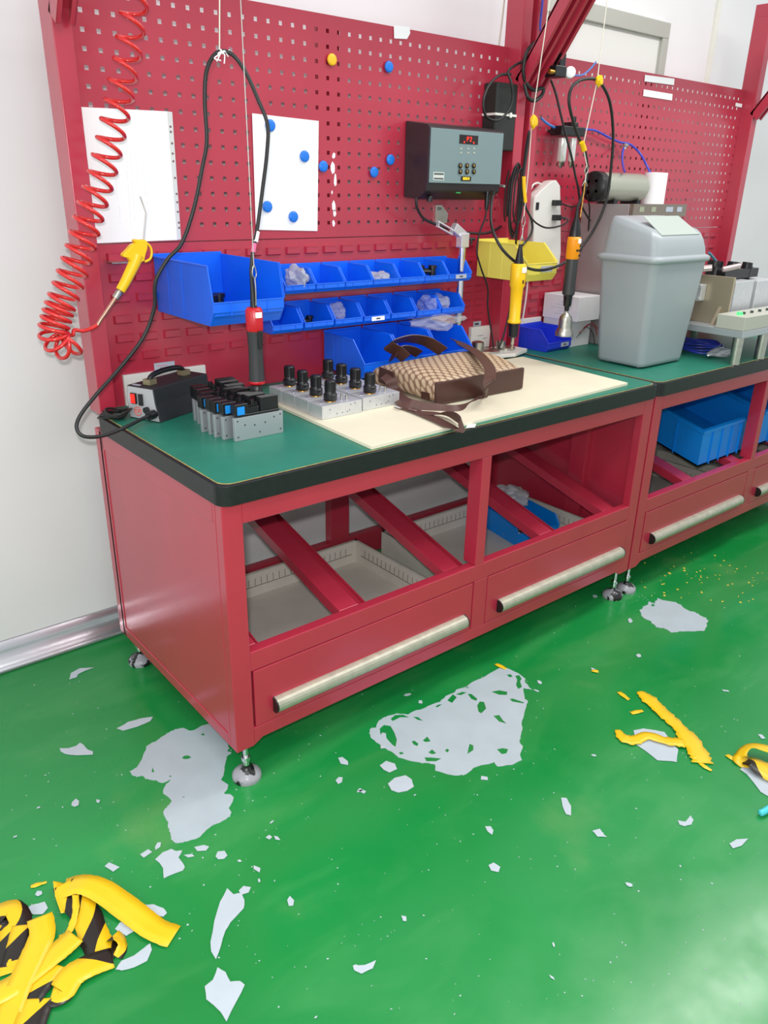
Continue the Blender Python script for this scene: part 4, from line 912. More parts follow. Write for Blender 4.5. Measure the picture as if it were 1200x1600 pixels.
# cumulative phase from the photo's turn spacing
def phase(i, p):
    z_ = p.z; return 0
L_ = [0.]
for i in range(1, len(cp)): L_.append(L_[-1]+(cp[i]-cp[i-1]).length)
tot = L_[-1]; zs_ = [Y(150, y_, DH).z for y_ in turn_y]
ph = [0.]
for i in range(1, len(cp)):
    f = L_[i]/tot
    # pitch shortens downwards
    pitch_ = .052-.028*f
    if f > .84: pitch_ = .0165
    ph.append(ph[-1]+(L_[i]-L_[i-1])/pitch_*2*math.pi)
hp = []
sub = 4
for i in range(len(cp)-1):
    for j in range(sub):
        t = j/sub; p = cp[i].lerp(cp[i+1], t); a = ph[i]+(ph[i+1]-ph[i])*t; f = (L_[i]+(L_[i+1]-L_[i])*t)/tot
        T = (cp[min(i+1, len(cp)-1)]-cp[max(i-1, 0)]).normalized(); B_ = T.cross(Vector((0, 1, 0))).normalized(); N_ = B_.cross(T)
        rr_ = .0265+.006*f
        hp.append(p+B_*rr_*math.cos(a)+N_*rr_*math.sin(a))
tail = smooth([hp[-1], Y(113, 524, DH), Y(116, 516, DH), Y(130, 517, DH), Y(143, 513, DH), Y(152, 508, DH)], 6)
hose = MB().tube(hp+tail[1:], .0048, 8)
tag(hose.build('coiled_air_hose', redt), 'coiled red air hose hanging down the left post to the yellow air gun', 'air hose')
ag = thing('air_gun', 'yellow air blow gun with thin metal nozzle hooked on the louvre panel', 'air gun', tuple(Y(200, 430, DH)))
MB().tube([Y(151, 510, DH), Y(157, 500, DH), Y(172, 478, DH), Y(182, 463, DH)], [.004, .004, .0045, .005], 10).build('inlet_pipe', mat('pale_copper', (206, 160, 140), .3, metal=.8), ag)
MB().tube([Y(180, 466, DH), Y(186, 457, DH), Y(189, 452, DH)], [.009, .009, .006], 12).build('swivel_nut', steel, ag)
hb = MB().tube(smooth([Y(188, 454, DH), Y(196, 440, DH), Y(204, 424, DH), Y(211, 409, DH), Y(215, 398, DH)], 4), [.0115+.004*(i/16) for i in range(17)], 14).build('handle', yel, ag)
head = [(194, 402), (192, 398), (200, 390), (207, 382), (213, 380), (209, 376), (213, 373.5), (219, 375), (226, 374), (231, 378), (231, 388), (228, 398), (226, 408), (216, 413), (206, 410), (201, 403)]
MB().prism([Y(*q, DH-.010) for q in head], (0, .020, 0)).build('head', yel, ag, bevel=.004, seg=3)
MB().tube(smooth([Y(229, 380, DH), Y(235, 386, DH), Y(237, 396, DH), Y(234, 405, DH), Y(226, 409, DH)], 5), .0032, 8).build('trigger', yel, ag)
MB().tube([Y(224, 375, DH), Y(226, 352, DH), Y(228, 333, DH), Y(223, 318, DH), Y(219, 307, DH)], .0018, 8).build('nozzle', mat('steel_wire'), ag)
hw_ = tag(MB().box(Y(164, 402, .70).x, .655, Y(166, 410, .70).z, Y(196, 401, .70).x, .7085, Y(166, 408.2, .70).z).build('steel_hook_plate', steel), 'small steel shelf hook holding the yellow air gun', 'hook')

# ================================================================== things on the second bench
tb = thing('swing_bin', 'grey plastic swing lid waste bin standing on the second green bench top', 'waste bin', (1.86, .24, .8))
gp = mat('grey_bin_plastic', (158, 166, 170), .32, noise=.02, scale=10)
def rrect(cx, cy, hx, hy, r_, z, n=6):
    pts = []
    for (sx, sy, a0) in ((1, 1, 0), (-1, 1, 90), (-1, -1, 180), (1, -1, 270)):
        for k in range(n+1):
            a = R(a0+90*k/n); pts.append(V3(cx+sx*(hx-r_)+r_*math.cos(a), cy+sy*(hy-r_)+r_*math.sin(a), z))
    return pts
def loft(rings, caps=(True, True), sm_=True):
    n = len(rings[0]); vs = [p for r1 in rings for p in r1]
    fs = [(i*n+k, i*n+(k+1) % n, (i+1)*n+(k+1) % n, (i+1)*n+k) for i in range(len(rings)-1) for k in range(n)]
    mb = MB().add(vs, fs, sm_)
    if caps[0]: mb.add(rings[0], [tuple(reversed(range(n)))])
    if caps[1]: mb.add(rings[-1], [tuple(range(n))])
    return mb
cx, cy = 1.877, .245
MBb = loft([rrect(cx, cy, .125, .090, .02, .8065), rrect(cx, cy, .131, .096, .022, .8075), rrect(cx, cy, .134, .099, .025, .82), rrect(cx, cy, .166, .118, .03, 1.160)], (True, True))
MBb.build('bin_body', gp, tb)
q = MB()
for sx in (-1, 1):
    for sy in (-1, 1): q.cyl((cx+sx*.10, cy+sy*.065, .8006), (cx+sx*.10, cy+sy*.065, .8066), .008, n=12)
q.build('small_foot', gp, tb)
def lidz(y):                      # side profile of the hood: flat ridge at the back, slope down to the front
    f = (y-(cy-.10))/.095; return 1.243+.062*max(0, min(1, f))
lid = loft([rrect(cx, cy, .170, .122, .032, 1.160), rrect(cx, cy, .177, .128, .034, 1.163), rrect(cx, cy, .177, .128, .034, 1.176), rrect(cx, cy, .173, .124, .034, 1.180), rrect(cx, cy, .163, .116, .034, 1.184)], (False, False))
rings = []
for k_, (hx, hy, r_, f, iy) in enumerate(((.163, .116, .034, 0, 0), (.160, .113, .034, .35, 0), (.154, .107, .034, .8, .002), (.147, .100, .030, .97, .003), (.140, .093, .026, 1, .003), (.05, .085, .02, 1, .003))):
    rings.append([V3(p.x, p.y, 1.184+(lidz(p.y)-1.184)*f) for p in rrect(cx, cy+iy, hx, hy, r_, 0)])
lid2 = loft(rings, (False, True)); lid.add(lid2.v, lid2.f, True)
lo = lid.build('hooded_lid', gp, tb)
fl_ = [V3(cx-.118, cy-.092, 0), V3(cx+.118, cy-.092, 0), V3(cx+.108, cy-.004, 0), V3(cx-.108, cy-.004, 0)]
MB().prism([V3(p.x, p.y, lidz(p.y)+.0004) for p in fl_], (0, -.0012, .002)).build('swing_flap', mat('pale_grey_flap', (176, 188, 180), .35), lo, bevel=.0006)

# steel cabinet behind the bin with cylinder and roll on it
cbn = thing('steel_cabinet', 'grey sheet steel cabinet behind the swing bin', 'metal cabinet', (2.0, .6, .8))
sheetm = mat('pale_sheet_steel', (176, 172, 172), .35, metal=.55, noise=.05, scale=6)
MB().box(2.02, .47, .83, 2.39, .69, 1.337).box(2.02, .47, .8008, 2.035, .69, .83).box(2.375, .47, .8008, 2.39, .69, .83).build('case', sheetm, cbn, bevel=.002)
MB().box(2.02, .452, 1.295, 2.39, .4695, 1.340).build('front_strip', mat('bronze_strip', (140, 130, 118), .3, metal=.6), cbn)
cs = kids(cbn)[-1]
for x_, w_, m_ in ((2.06, .03, 0), (2.14, .03, 0), (2.24, .05, 1), (2.32, .035, 1)): MB().box(x_, .451, 1.312, x_+w_, .4518, 1.330).build('strip_label', mat('strip_green', (160, 166, 140), .5) if m_ == 0 else label_m, cs)
cy_ = thing('steel_air_tank', 'horizontal steel cylinder with black end cap on top of the steel cabinet', 'cylinder', (1.98, .55, 1.34))
c0 = V3(1.990, .60, 1.398); MB().lathe(c0, [(.052, 0), (.052, .0), (.052, .262), (.052, .262), (.046, .276), (0, .280)], 32, (1, 0, 0)).build('barrel', mat('satin_grey_green', (176, 180, 164), .28, metal=.45), cy_)
ec = MB().lathe(c0, [(0, -.040), (.048, -.040), (.055, -.032), (.055, -.032), (.055, .0), (.055, .0), (0, 0)], 32, (1, 0, 0)).build('end_cap', blk, cy_)
q = MB()
for a in range(4): q.cyl(c0+V3(-.040, .026*math.cos(a*1.57+.7), .026*math.sin(a*1.57+.7)), c0+V3(-.03, .026*math.cos(a*1.57+.7), .026*math.sin(a*1.57+.7)), .006, n=10)
q.build('bolt', chrome, ec)
for x_ in (2.045, 2.20): MB().box(x_, .56, 1.3374, x_+.025, .64, 1.352).build('saddle', blk, cy_)
tag(MB().lathe((2.345, .585, 1.3375), [(0, 0), (.046, 0), (.046, 0), (.046, .118), (.046, .118), (.018, .120), (.018, .10), (0, .10)], 32).build('paper_roll', white), 'white paper roll standing on the steel cabinet', 'paper roll')
C('cabinet_cable', [(918, 306, .60), (921, 325, .62), (920, 350, .64), (918, 380, .66), (914, 410, .69)], .003, 'thin black cable hanging from the cylinder end cap')
# cartons
cart = mat('white_carton', (226, 226, 228), .6, noise=.02)
def carton(name, xa, xb, ya, yb2, za, zb_, label):
    r1 = thing(name, label, 'box', ((xa+xb)/2, (ya+yb2)/2, za))
    MB().box(xa, ya, za, xb, yb2, zb_).build('carton', cart, r1, bevel=.0015)
    return r1
cbx = carton('white_carton', 1.862, 1.99, .56, .70, .8008, .905, 'lower white carton behind the dark blue bin, wires curling over it')
c1_ = carton('white_carton', 1.853, 1.995, .527, .70, .906, 1.0, 'upper white carton left of the steel cabinet')
for i in range(5): MB().box(1.8522, .56+.006*i, .975-.012*i, 1.8532, .56+.06+.02*(i % 3), .977-.012*i).build('faint_print', mat('carton_print', (196, 198, 204), .6), kids(c1_)[0])
tag(MB().box(1.67, .702, .8008, 1.85, .7135, .905).build('white_end_plate', whitep, bevel=.002), 'low white plate against the panel behind the dark blue bin', 'plate')
rg = random.Random(5); wm = {'red': mat('red_wire', (170, 40, 50), .4), 'black': blk_soft, 'grey': mat('grey_wire', (120, 120, 120), .5)}
for i, (nm, w0) in enumerate((('red', [(912, 512), (925, 505), (934, 515), (936, 535)]), ('red', [(905, 520), (920, 508), (930, 512), (933, 528)]), ('black', [(903, 525), (915, 511), (926, 520), (929, 538)]), ('grey', [(900, 528), (912, 516), (922, 506), (935, 500)]))):
    tag(MB().tube(smooth([Y(*q_, .545) for q_ in w0], 6), .0016, 6).build('thin_wire', wm[nm]), ('thin '+nm+' wire curling in front of the square white box'), 'wire', 'thin wires by the square white box')
# white tray with parts by the yellow screwdriver
tr = thing('parts_tray', 'white plastic tray with steel discs below the yellow screwdriver', 'tray', (1.52, .63, .81))
MB().prism([V3(1.33, .56, .8102), V3(1.50, .522, .8102), V3(1.61, .56, .8102), V3(1.60, .64, .8102), V3(1.545, .652, .8102), V3(1.40, .66, .8102)], (0, 0, .014)).build('tray_body', whitep, tr, bevel=.002)
for i, (x_, y_, r_, h_) in enumerate(((1.44, .605, .045, .006), (1.40, .62, .022, .03), (1.535, .60, .035, .006), (1.52, .615, .018, .022))):
    tag(MB().lathe((x_, y_, .8246 if i % 2 == 0 else .8246+.006), [(0, 0), (r_, 0), (r_, 0), (r_, h_), (r_, h_), (r_*.5, h_+.004), (0, h_+.004)], 24).build('steel_disc', steel), ('flat steel disc lying on the white tray', 'small steel hub on the flat disc of the white tray')[i % 2], 'machine part', ('discs', 'hubs')[i % 2]+' on the white tray') if i % 2 == 0 or x_ < 1.42 or True else None

# test fixture at the right end
fx = thing('test_fixture', 'aluminium test fixture on steel pillars at the right edge of the second bench', 'test fixture', (2.4, .2, .8))
fa = mat('fixture_grey', (184, 184, 172), .45); bz = mat('bronze_aluminium', (178, 166, 142), .35, metal=.6)
MB().box(2.102, -.02, .900, 2.75, .55, .925).build('base_plate', mat('silver_plate', (182, 186, 190), .35, metal=.5), fx, bevel=.0015)
for x_, y_ in ((2.125, .004), (2.315, .004), (2.125, .5), (2.7, .012), (2.7, .5)):
    MB().cyl((x_, y_, .8006), (x_, y_, .8998), .0185, n=24).build('pillar', steel, fx)
gb = MB().box(2.104, -.018, .9255, 2.745, .090, .975).build('control_box', fa, fx, bevel=.002)
MB().lathe((2.150, .03, .975), [(.011, 0), (.011, .004), (.009, .010), (0, .012)], 16).build('green_lamp', greenled, gb)
for i in range(4): MB().cyl((2.18+i*.06, .03, .975), (2.18+i*.06, .03, .983), .006, n=10).build('terminal', mat('dark_terminal', (50, 66, 60), .4), gb)
MB().box(2.185, .092, .9255, 2.197, .50, 1.098).build('upright_plate', bz, fx, bevel=.001)
MB().prism([V3(2.184, .12, .9256), V3(2.184, .12, .99), V3(2.14, .12, .9256)], (0, .012, 0)).build('gusset', bz, fx)
cyl_ = MB().box(2.150, .195, 1.005, 2.184, .275, 1.065)
for z_ in (1.011, 1.058):
    for y_ in (.202, .268): cyl_.cyl((2.145, y_, z_), (2.150, y_, z_), .007, n=10)
cyl_.build('compact_cylinder', alu, fx, bevel=.002)
MB().box(2.26, .12, .9255, 2.40, .34, 1.075).build('aluminium_block', alu, fx, bevel=.002)
MB().box(2.43, .12, .9255, 2.58, .34, 1.07).build('aluminium_block', alu, fx, bevel=.002)
q = MB()
for i, (x_, y_, r_) in enumerate(((2.27, .22, .022), (2.32, .19, .018), (2.38, .21, .024), (2.45, .19, .022), (2.51, .22, .02), (2.35, .27, .03))): q.cyl((x_, y_, 1.074), (x_+.01, y_, 1.12+.008*(i % 3)), r_, n=14)
q.box(2.26, .17, 1.078, 2.52, .24, 1.112).build('black_valves', blk, fx, bevel=.002)
MB().tube(smooth([V3(2.26, .13, 1.02), V3(2.235, .115, 1.02), V3(2.215, .105, .985), V3(2.21, .098, .93)], 6), .004, 8).build('blue_tube', MATS['blue_tube'], fx)
MB().cyl((2.13, .30, 1.105), (2.19, .19, 1.125), .012, n=12).build('silver_silencer', mat('pinkish_silver', (210, 190, 190), .3, metal=.6), fx)
MB().cyl((2.215, .16, 1.12), (2.26, .12, 1.135), .010, n=12).build('silver_silencer', MATS['pinkish_silver'], fx)
C('teal_hose', [(1108, 395, .46), (1122, 412, .46), (1137, 432, .40), (1145, 446, .34)], .006, 'teal hose slanting from behind the swing bin to the test fixture', mat('teal_tube', (70, 130, 150), .35))
mb = MB(); rg = random.Random(3)
for i in range(4):
    c = V3(2.30+.015*i, .22+.02*i, .8055+.004*i); rx = .10-.008*i; mb.tube([c+V3(math.cos(t)*rx, math.sin(t)*.09, .003*math.sin(3*t+i)) for t in [k_*math.pi/14 for k_ in range(29)]], .004, 8, caps=False)
tag(mb.build('blue_tube_coil', MATS['violet_blue_tube']), 'coil of blue tube lying under the test fixture', 'tube')
q = crumple('plastic_bag', (2.21, .11, .818), .085, .03, .015, 'clear bag lying on the green top under the test fixture', filmg, 14)

# ================================================================== things inside the benches
crate = thing('light_blue_crate', 'light blue plastic crate on the rails inside the second bench', 'crate', (2.3, .35, .45))
def crate_mb(x0, x1, y0, y1, z0, z1, t=.006):
    m_ = MB().box(x0, y0, z0, x1, y1, z0+t).box(x0, y0, z0, x1, y0+t, z1).box(x0, y1-t, z0, x1, y1, z1).box(x0, y0+t, z0, x0+t, y1-t, z1).box(x1-t, y0+t, z0, x1, y1-t, z1)
    m_.box(x0-.008, y0-.008, z1-.012, x1+.008, y0, z1).box(x0-.008, y1, z1-.012, x1+.008, y1+.008, z1).box(x0-.008, y0, z1-.012, x0, y1, z1).box(x1, y0, z1-.012, x1+.008, y1, z1)
    for k_ in range(1, 5):
        yy = y0+(y1-y0)*k_/5; m_.box(x0-.005, yy-.002, z0, x0, yy+.002, z1-.012)
    for k_ in range(1, 6):
        xx = x0+(x1-x0)*k_/6; m_.box(xx-.002, y0-.005, z0, xx+.002, y0, z1-.012)
    return m_
crb = crate_mb(0, .46, 0, .56, 0, .13).build('crate_shell', cyan, crate, bevel=.001, seg=1) if False else None
cm = crate_mb(2.11, 2.56, .062, .63, 0, .15)
sl_ = .175/.66                                           # lies on the sloping rails
cm.v = [(x, y, z+.376+(y-.03)*sl_) for x, y, z in cm.v]
cm.build('crate_shell', cyan, crate)
cm = crate_mb(2.60, 3.05, .062, .63, 0, .15); cm.v = [(x, y, z+.376+(y-.03)*sl_) for x, y, z in cm.v]
c2_ = tag(cm.build('light_blue_crate', cyan), 'second light blue crate, cut by the right edge of the photo', 'crate')
# blue bin with screws and bag in the right hand drawer of the first bench
bi = make_bin('drawer_bin', .19, .27, .085, cyan, (1.437, .508, .1908), 'light blue bin of screws in the open right hand drawer of the first bench', rz=R(-10), lip=.6, cut=.1)
pile('screw_heap', steel, (1.365, .315, .200), .05, .045, .05, 90, .006, 'heap of steel screws in the light blue bin in the drawer', 'screws', 3)['kind'] = 'stuff'
crumple('plastic_bag', (1.46, .44, .30), .05, .07, .03, 'clear plastic bag lying over the back of the light blue bin in the drawer', filmg, 21)
# loose black controller wires etc in the first post area
tag(MB().prism([Z(731, 664, .8005), Z(744, 663, .8005), Z(742, 668, .8005), Z(728, 669, .8005)], (0, 0, .0015)).build('white_scrap', white), 'small white scrap on the bench edge beside the strap loop', 'paper scrap')

# ================================================================== the floor: peeled patches, flakes, tape
patch_m = mat('bare_grey_patch', (176, 190, 196), .55, noise=.05, scale=12)
flake_m = mat('grey_coating_flake', (186, 198, 206), .5, noise=.03, scale=20)
def fpix(pts, ox=0, oy=0, s=1.): return [Z(ox+x*s, oy+y*s)[:2] for x, y in pts]
def patch(name, pts, holes, label, cat, z=.0003, th=.0008, amp=.0, m=patch_m, sub=3, grp=None, seed=1):
    o = flat_shape(name, ragged(pts, amp, sub, seed) if amp else pts, holes, z, th, m); return tag(o, label, cat, grp)
s1 = 220/1173
A = fpix([(118, 510), (150, 497), (185, 470), (225, 405), (245, 350), (258, 305), (300, 275), (345, 255), (400, 215), (450, 185), (500, 158), (560, 148), (600, 160), (615, 170), (660, 165), (720, 130), (800, 105), (870, 150), (925, 225), (940, 265), (945, 310), (948, 322), (935, 345), (970, 352), (930, 385), (918, 440), (905, 530), (880, 580), (945, 625), (938, 650), (905, 695), (960, 702), (988, 730), (980, 760), (945, 815), (968, 850), (960, 885), (900, 920), (810, 960), (740, 1020), (690, 1065), (620, 1085), (560, 1103), (500, 1105), (465, 1075), (460, 1020), (440, 980), (445, 935), (410, 880), (400, 850), (415, 820), (450, 790), (470, 755), (450, 730), (400, 695), (400, 665), (425, 615), (465, 578), (420, 598), (385, 605), (345, 585), (310, 582), (250, 572), (222, 545), (180, 557), (140, 540)], 180, 1110, s1)
AH = [fpix(h, 180, 1110, s1) for h in ([(708, 205), (735, 190), (748, 212)], [(555, 395), (580, 378), (610, 376), (638, 395), (600, 408), (572, 408)], [(302, 515), (314, 478), (326, 520)], [(448, 550), (460, 543), (472, 551), (458, 558)], [(552, 728), (575, 718), (578, 728)])]
patch('bare_floor_patch', A, AH, 'large bare grey floor patch beside the front left bench foot', 'floor patch', amp=.0016)
s2 = .25
B = fpix([(68, 505), (70, 480), (85, 468), (110, 470), (125, 430), (150, 410), (185, 395), (240, 380), (310, 388), (350, 365), (400, 352), (450, 328), (510, 308), (545, 272), (600, 250), (610, 232), (680, 210), (720, 180), (790, 150), (880, 97), (930, 97), (1000, 130), (1045, 165), (1040, 185), (1085, 232), (1030, 222), (1040, 290), (1058, 300), (1050, 335), (1035, 390), (1020, 440), (1025, 480), (1012, 525), (1008, 560), (1028, 585), (1010, 635), (1022, 672), (960, 702), (870, 712), (850, 685), (790, 700), (720, 720), (670, 762), (600, 768), (540, 755), (480, 738), (478, 700), (440, 690), (400, 692), (340, 680), (250, 655), (200, 615), (160, 595), (110, 560), (80, 535)], 560, 1020, s2)
BH = [fpix(h, 560, 1020, s2) for h in (
    [(133, 475), (160, 452), (200, 458), (225, 500), (240, 545), (232, 590), (210, 575), (175, 535), (172, 505), (150, 500), (138, 515)], [(200, 415), (230, 390), (280, 388), (318, 405), (260, 405), (215, 428)],
    [(340, 402), (370, 402), (405, 428), (370, 420)], [(555, 300), (590, 260), (615, 280), (585, 315)], [(605, 262), (650, 245), (678, 250), (640, 266)], [(683, 258), (705, 258), (742, 288), (738, 302), (705, 290)],
    [(742, 330), (758, 305), (785, 308), (798, 350), (768, 380), (750, 370)], [(830, 245), (880, 235), (930, 245), (928, 265), (880, 264)], [(945, 290), (965, 287), (1038, 312), (1030, 318), (960, 306)], [(842, 395), (880, 390), (900, 420), (925, 445), (880, 432)],
    [(980, 145), (1005, 140), (1020, 165), (1010, 180), (1022, 215), (1000, 228), (985, 205), (992, 170)], [(865, 605), (900, 597), (936, 603), (925, 630), (895, 635)], [(685, 610), (695, 570), (718, 580), (718, 610), (682, 634)], [(540, 612), (556, 600), (568, 612), (555, 625)],
    [(332, 555), (350, 550), (375, 570), (368, 585), (345, 575)], [(402, 550), (430, 525), (452, 555), (420, 560)], [(437, 625), (460, 605), (487, 630), (460, 636)], [(412, 655), (450, 655), (520, 662), (485, 680), (425, 680)], [(252, 625), (270, 620), (285, 632), (262, 638)],
    [(478, 338), (500, 325), (525, 322), (495, 342)], [(925, 138), (950, 135), (965, 150), (945, 155)], [(665, 220), (680, 213), (695, 222)])]
patch('bare_floor_patch', B, BH, 'broad bare grey floor patch full of holes in front of the bench middle', 'floor patch', amp=.0016, seed=4)
s3 = 280/1067
Cc = fpix([(300, 205), (345, 175), (360, 152), (395, 165), (408, 133), (440, 145), (520, 158), (555, 180), (590, 205), (630, 215), (660, 235), (700, 250), (708, 275), (700, 305), (685, 328), (600, 330), (540, 330), (490, 338), (440, 310), (400, 305), (370, 270), (325, 250)], 920, 900, s3)
patch('bare_floor_patch', Cc, [fpix([(368, 172), (385, 166), (393, 180), (378, 183)], 920, 900, s3)], 'bare grey floor patch near the feet between the two benches', 'floor patch', amp=.004, seed=8)
# single flakes: (label, outline in photo pixels)
zA = lambda P: [(0+x*.5, 1000+y*.5) for x, y in P]; zB = lambda P: [(540+x*.55, 900+y*.55) for x, y in P]
flakes = [
 ('long sickle shaped grey flake near the skirting', zA([(217, 125), (222, 105), (250, 90), (293, 88), (265, 98), (245, 108), (240, 118)])),
 ('long pointed grey flake left of the bench', zA([(365, 278), (385, 268), (400, 258), (440, 247), (478, 242), (470, 255), (430, 272), (385, 285)])),
 ('grey flake with a notched top left of the big patch', zA([(187, 340), (215, 340), (238, 333), (250, 323), (262, 330), (275, 345), (290, 350), (290, 360), (240, 362), (205, 358), (190, 350)])),
 ('long blade shaped grey flake above the heart shaped flake', zA([(658, 945), (670, 880), (688, 820), (710, 778), (730, 797), (755, 793), (764, 815), (762, 840), (720, 885), (705, 910), (690, 960), (675, 1000), (660, 975)])),
 ('heart shaped grey flake at the bottom edge', zA([(640, 1085), (665, 1065), (680, 1025), (705, 1040), (720, 1070), (750, 1068), (765, 1080), (740, 1130), (708, 1195), (690, 1165), (645, 1125)])),
 ('frayed grey flake below the big patch', zA([(485, 688), (510, 665), (535, 655), (550, 662), (570, 660), (558, 682), (572, 700), (578, 712), (572, 722), (545, 732), (512, 747), (510, 715), (500, 700)])),
 ('curved grey flake beside the striped tape heap', zA([(362, 1032), (380, 1005), (420, 988), (450, 965), (470, 950), (475, 970), (460, 1005), (420, 1025), (380, 1035)])),
 ('rounded grey flake touching the top of the tape heap', zA([(78, 845), (100, 830), (140, 820), (150, 840), (135, 858), (105, 860)])),
 ('grey flake lying on the yellow tape strip', zA([(440, 850), (450, 830), (480, 828), (510, 840), (522, 855), (510, 867), (480, 860), (455, 855)])),
 ('grey flake tucked under the yellow tape strip', zA([(360, 905), (375, 885), (395, 875), (440, 900), (415, 915), (395, 927), (370, 915)])),
 ('half moon grey flake at the bottom near the middle', zA([(1103, 1020), (1140, 1018), (1175, 1003), (1165, 1028), (1130, 1045), (1108, 1035)])),
 ('round grey flake below the holed patch', zB([(120, 592), (140, 575), (170, 568), (188, 580), (194, 600), (175, 612), (150, 617), (130, 610)])),
 ('irregular grey flake just below the holed patch', zB([(97, 540), (115, 527), (140, 535), (146, 550), (125, 560), (108, 552)])),
 ('upright narrow grey flake in the middle of the floor', zB([(612, 632), (628, 633), (640, 655), (640, 682), (626, 678), (616, 655)])),
 ('crescent grey flake on the right of the floor', zB([(943, 696), (965, 700), (980, 682), (988, 695), (982, 708), (962, 713), (948, 708)])),
 ('teardrop grey flake right of the crescent flake', zB([(1090, 762), (1110, 750), (1143, 748), (1125, 768), (1100, 776)])),
 ('grey flake left of the crescent with a pointed end', zB([(702, 725), (722, 720), (735, 738), (742, 743), (715, 742)])),
 ('large grey flake lying under the torn yellow tape', zB([(818, 440), (845, 435), (880, 440), (905, 445), (920, 465), (945, 495), (940, 530), (915, 527), (885, 525), (850, 497), (825, 480)])),
 ('large grey flake under the tape loop at the right edge', [(1156, 1203), (1166, 1197), (1180, 1205), (1204, 1222), (1204, 1247), (1188, 1238), (1176, 1222), (1166, 1210)]),
]
for lb, pts in flakes:
    patch('floor_coating_flake', [Z(x, y)[:2] for x, y in pts], [], lb, 'flake', z=.0014, th=.0010, amp=.0008, m=flake_m, sub=2, grp='larger flakes of peeled floor coating', seed=len(lb))
small = [(61, 1397, 6), (118, 1256, 8), (153, 1253, 4), (433, 1310, 9), (421, 1309, 6), (228, 1334, 9), (247, 1322, 7), (297, 1338, 9), (316, 1326, 12), (346, 1337, 10), (175, 1355, 13), (401, 1358, 8), (405, 1377, 5), (382, 1392, 9), (454, 1410, 8), (538, 1190, 11), (531, 1220, 8), (565, 1236, 8), (24, 1308, 3), (374, 1346, 4), (425, 1285, 4), (598, 1168, 6), (562, 1237, 5), (758, 1217, 7), (765, 1297, 9), (772, 1356, 9), (983, 1383, 5), (648, 1243, 3), (632, 1437, 6), (927, 1047, 8), (998, 1025, 6), (984, 970, 8), (1133, 1080, 6), (1190, 1152, 6), (838, 1080, 6), (843, 1067, 5), (657, 1097, 5), (637, 1086, 6), (930, 932, 5), (928, 1181, 4), (60, 1263, 3), (62, 1420, 8), (1026, 1157, 3), (936, 1302, 9), (862, 1528, 5), (865, 1477, 4), (494, 1590, 3), (555, 1510, 3)]
rg = random.Random(11)
for (x, y, r_) in small:
    c = Z(x, y); n = rg.choice((4, 5, 6)); a0 = rg.uniform(0, 6.28); rr_ = r_*.95/ (F/(c-CAM).length); el = rg.uniform(.35, .9); ro = rg.uniform(0, 3.14)
    pts = []
    for k_ in range(n):
        a = a0+2*math.pi*k_/n; q = Vector((math.cos(a)*rr_*rg.uniform(.7, 1.3), math.sin(a)*rr_*el*rg.uniform(.6, 1.2))); pts.append((c.x+q.x*math.cos(ro)-q.y*math.sin(ro), c.y+q.x*math.sin(ro)+q.y*math.cos(ro)))
    patch('small_floor_flake', pts, [], 'small pale grey chip of floor coating lying on the green floor', 'flake', z=.0014, th=.0009, m=flake_m, grp='small chips scattered over the floor')
# dust of white specks and yellow crumbs
def specks(n, fn, m, name, label, cat, smin, smax, seed):
    rg = random.Random(seed); mb = MB()
    for i in range(n):
        x, y = fn(rg); s_ = rg.uniform(smin, smax); a = rg.uniform(0, 3.14); e = rg.uniform(.3, 1)
        dx, dy = math.cos(a)*s_, math.sin(a)*s_; z = .0003
        mb.add([(x-dx, y-dy, z), (x+dy*e, y-dx*e, z), (x+dx, y+dy, z), (x-dy*e, y+dx*e, z), (x, y, z+s_*.5)], [(0, 1, 4), (1, 2, 4), (2, 3, 4), (3, 0, 4), (3, 2, 1, 0)])
    return tag(mb.build(name, m), label, cat, kind='stuff')
specks(420, lambda g: Z(g.uniform(380, 1190), g.uniform(930, 1590))[:2] if g.random() < .7 else Z(g.uniform(10, 400), g.uniform(1060, 1500))[:2], flake_m, 'white_floor_specks', 'tiny white specks of coating scattered over the green floor', 'specks', .0008, .0028, 3)
specks(90, lambda g: Z(g.gauss(1090, 70), g.gauss(905, 22))[:2], mat('yellow_crumb', (236, 200, 60), .6), 'yellow_floor_crumbs', 'tiny yellow crumbs on the floor in front of the second bench', 'crumbs', .0015, .0065, 5)
specks(60, lambda g: Z(g.gauss(1000, 20), g.gauss(935, 10))[:2], flake_m, 'white_floor_crumbs', 'white crumbs round the feet between the benches', 'crumbs', .0008, .002, 6)

# ---- barrier tape
def stripe_mat(name, w_=.09, off=0.):
    M = bpy.data.materials.new(name); M.use_nodes = True; nt = M.node_tree; b = nt.nodes['Principled BSDF']; b.inputs['Roughness'].default_value = .33
    at_ = nt.nodes.new('ShaderNodeUVMap'); sx = nt.nodes.new('ShaderNodeSeparateXYZ'); nt.links.new(at_.outputs[0], sx.inputs[0])
    ad = nt.nodes.new('ShaderNodeMath'); ad.operation = 'ADD'; nt.links.new(sx.outputs[0], ad.inputs[0]); nt.links.new(sx.outputs[1], ad.inputs[1])
    md = nt.nodes.new('ShaderNodeMath'); md.operation = 'FRACT'; nt.links.new(ad.outputs[0], md.inputs[0])
    gt = nt.nodes.new('ShaderNodeMath'); gt.operation = 'GREATER_THAN'; gt.inputs[1].default_value = .5; nt.links.new(md.outputs[0], gt.inputs[0])
    mx = nt.nodes.new('ShaderNodeMix'); mx.data_type = 'RGBA'; mx.inputs[6].default_value = (*s2l((242, 196, 22)), 1); mx.inputs[7].default_value = (*s2l((36, 30, 26)), 1)
    nt.links.new(gt.outputs[0], mx.inputs[0]); nt.links.new(mx.outputs[2], b.inputs['Base Color']); return M
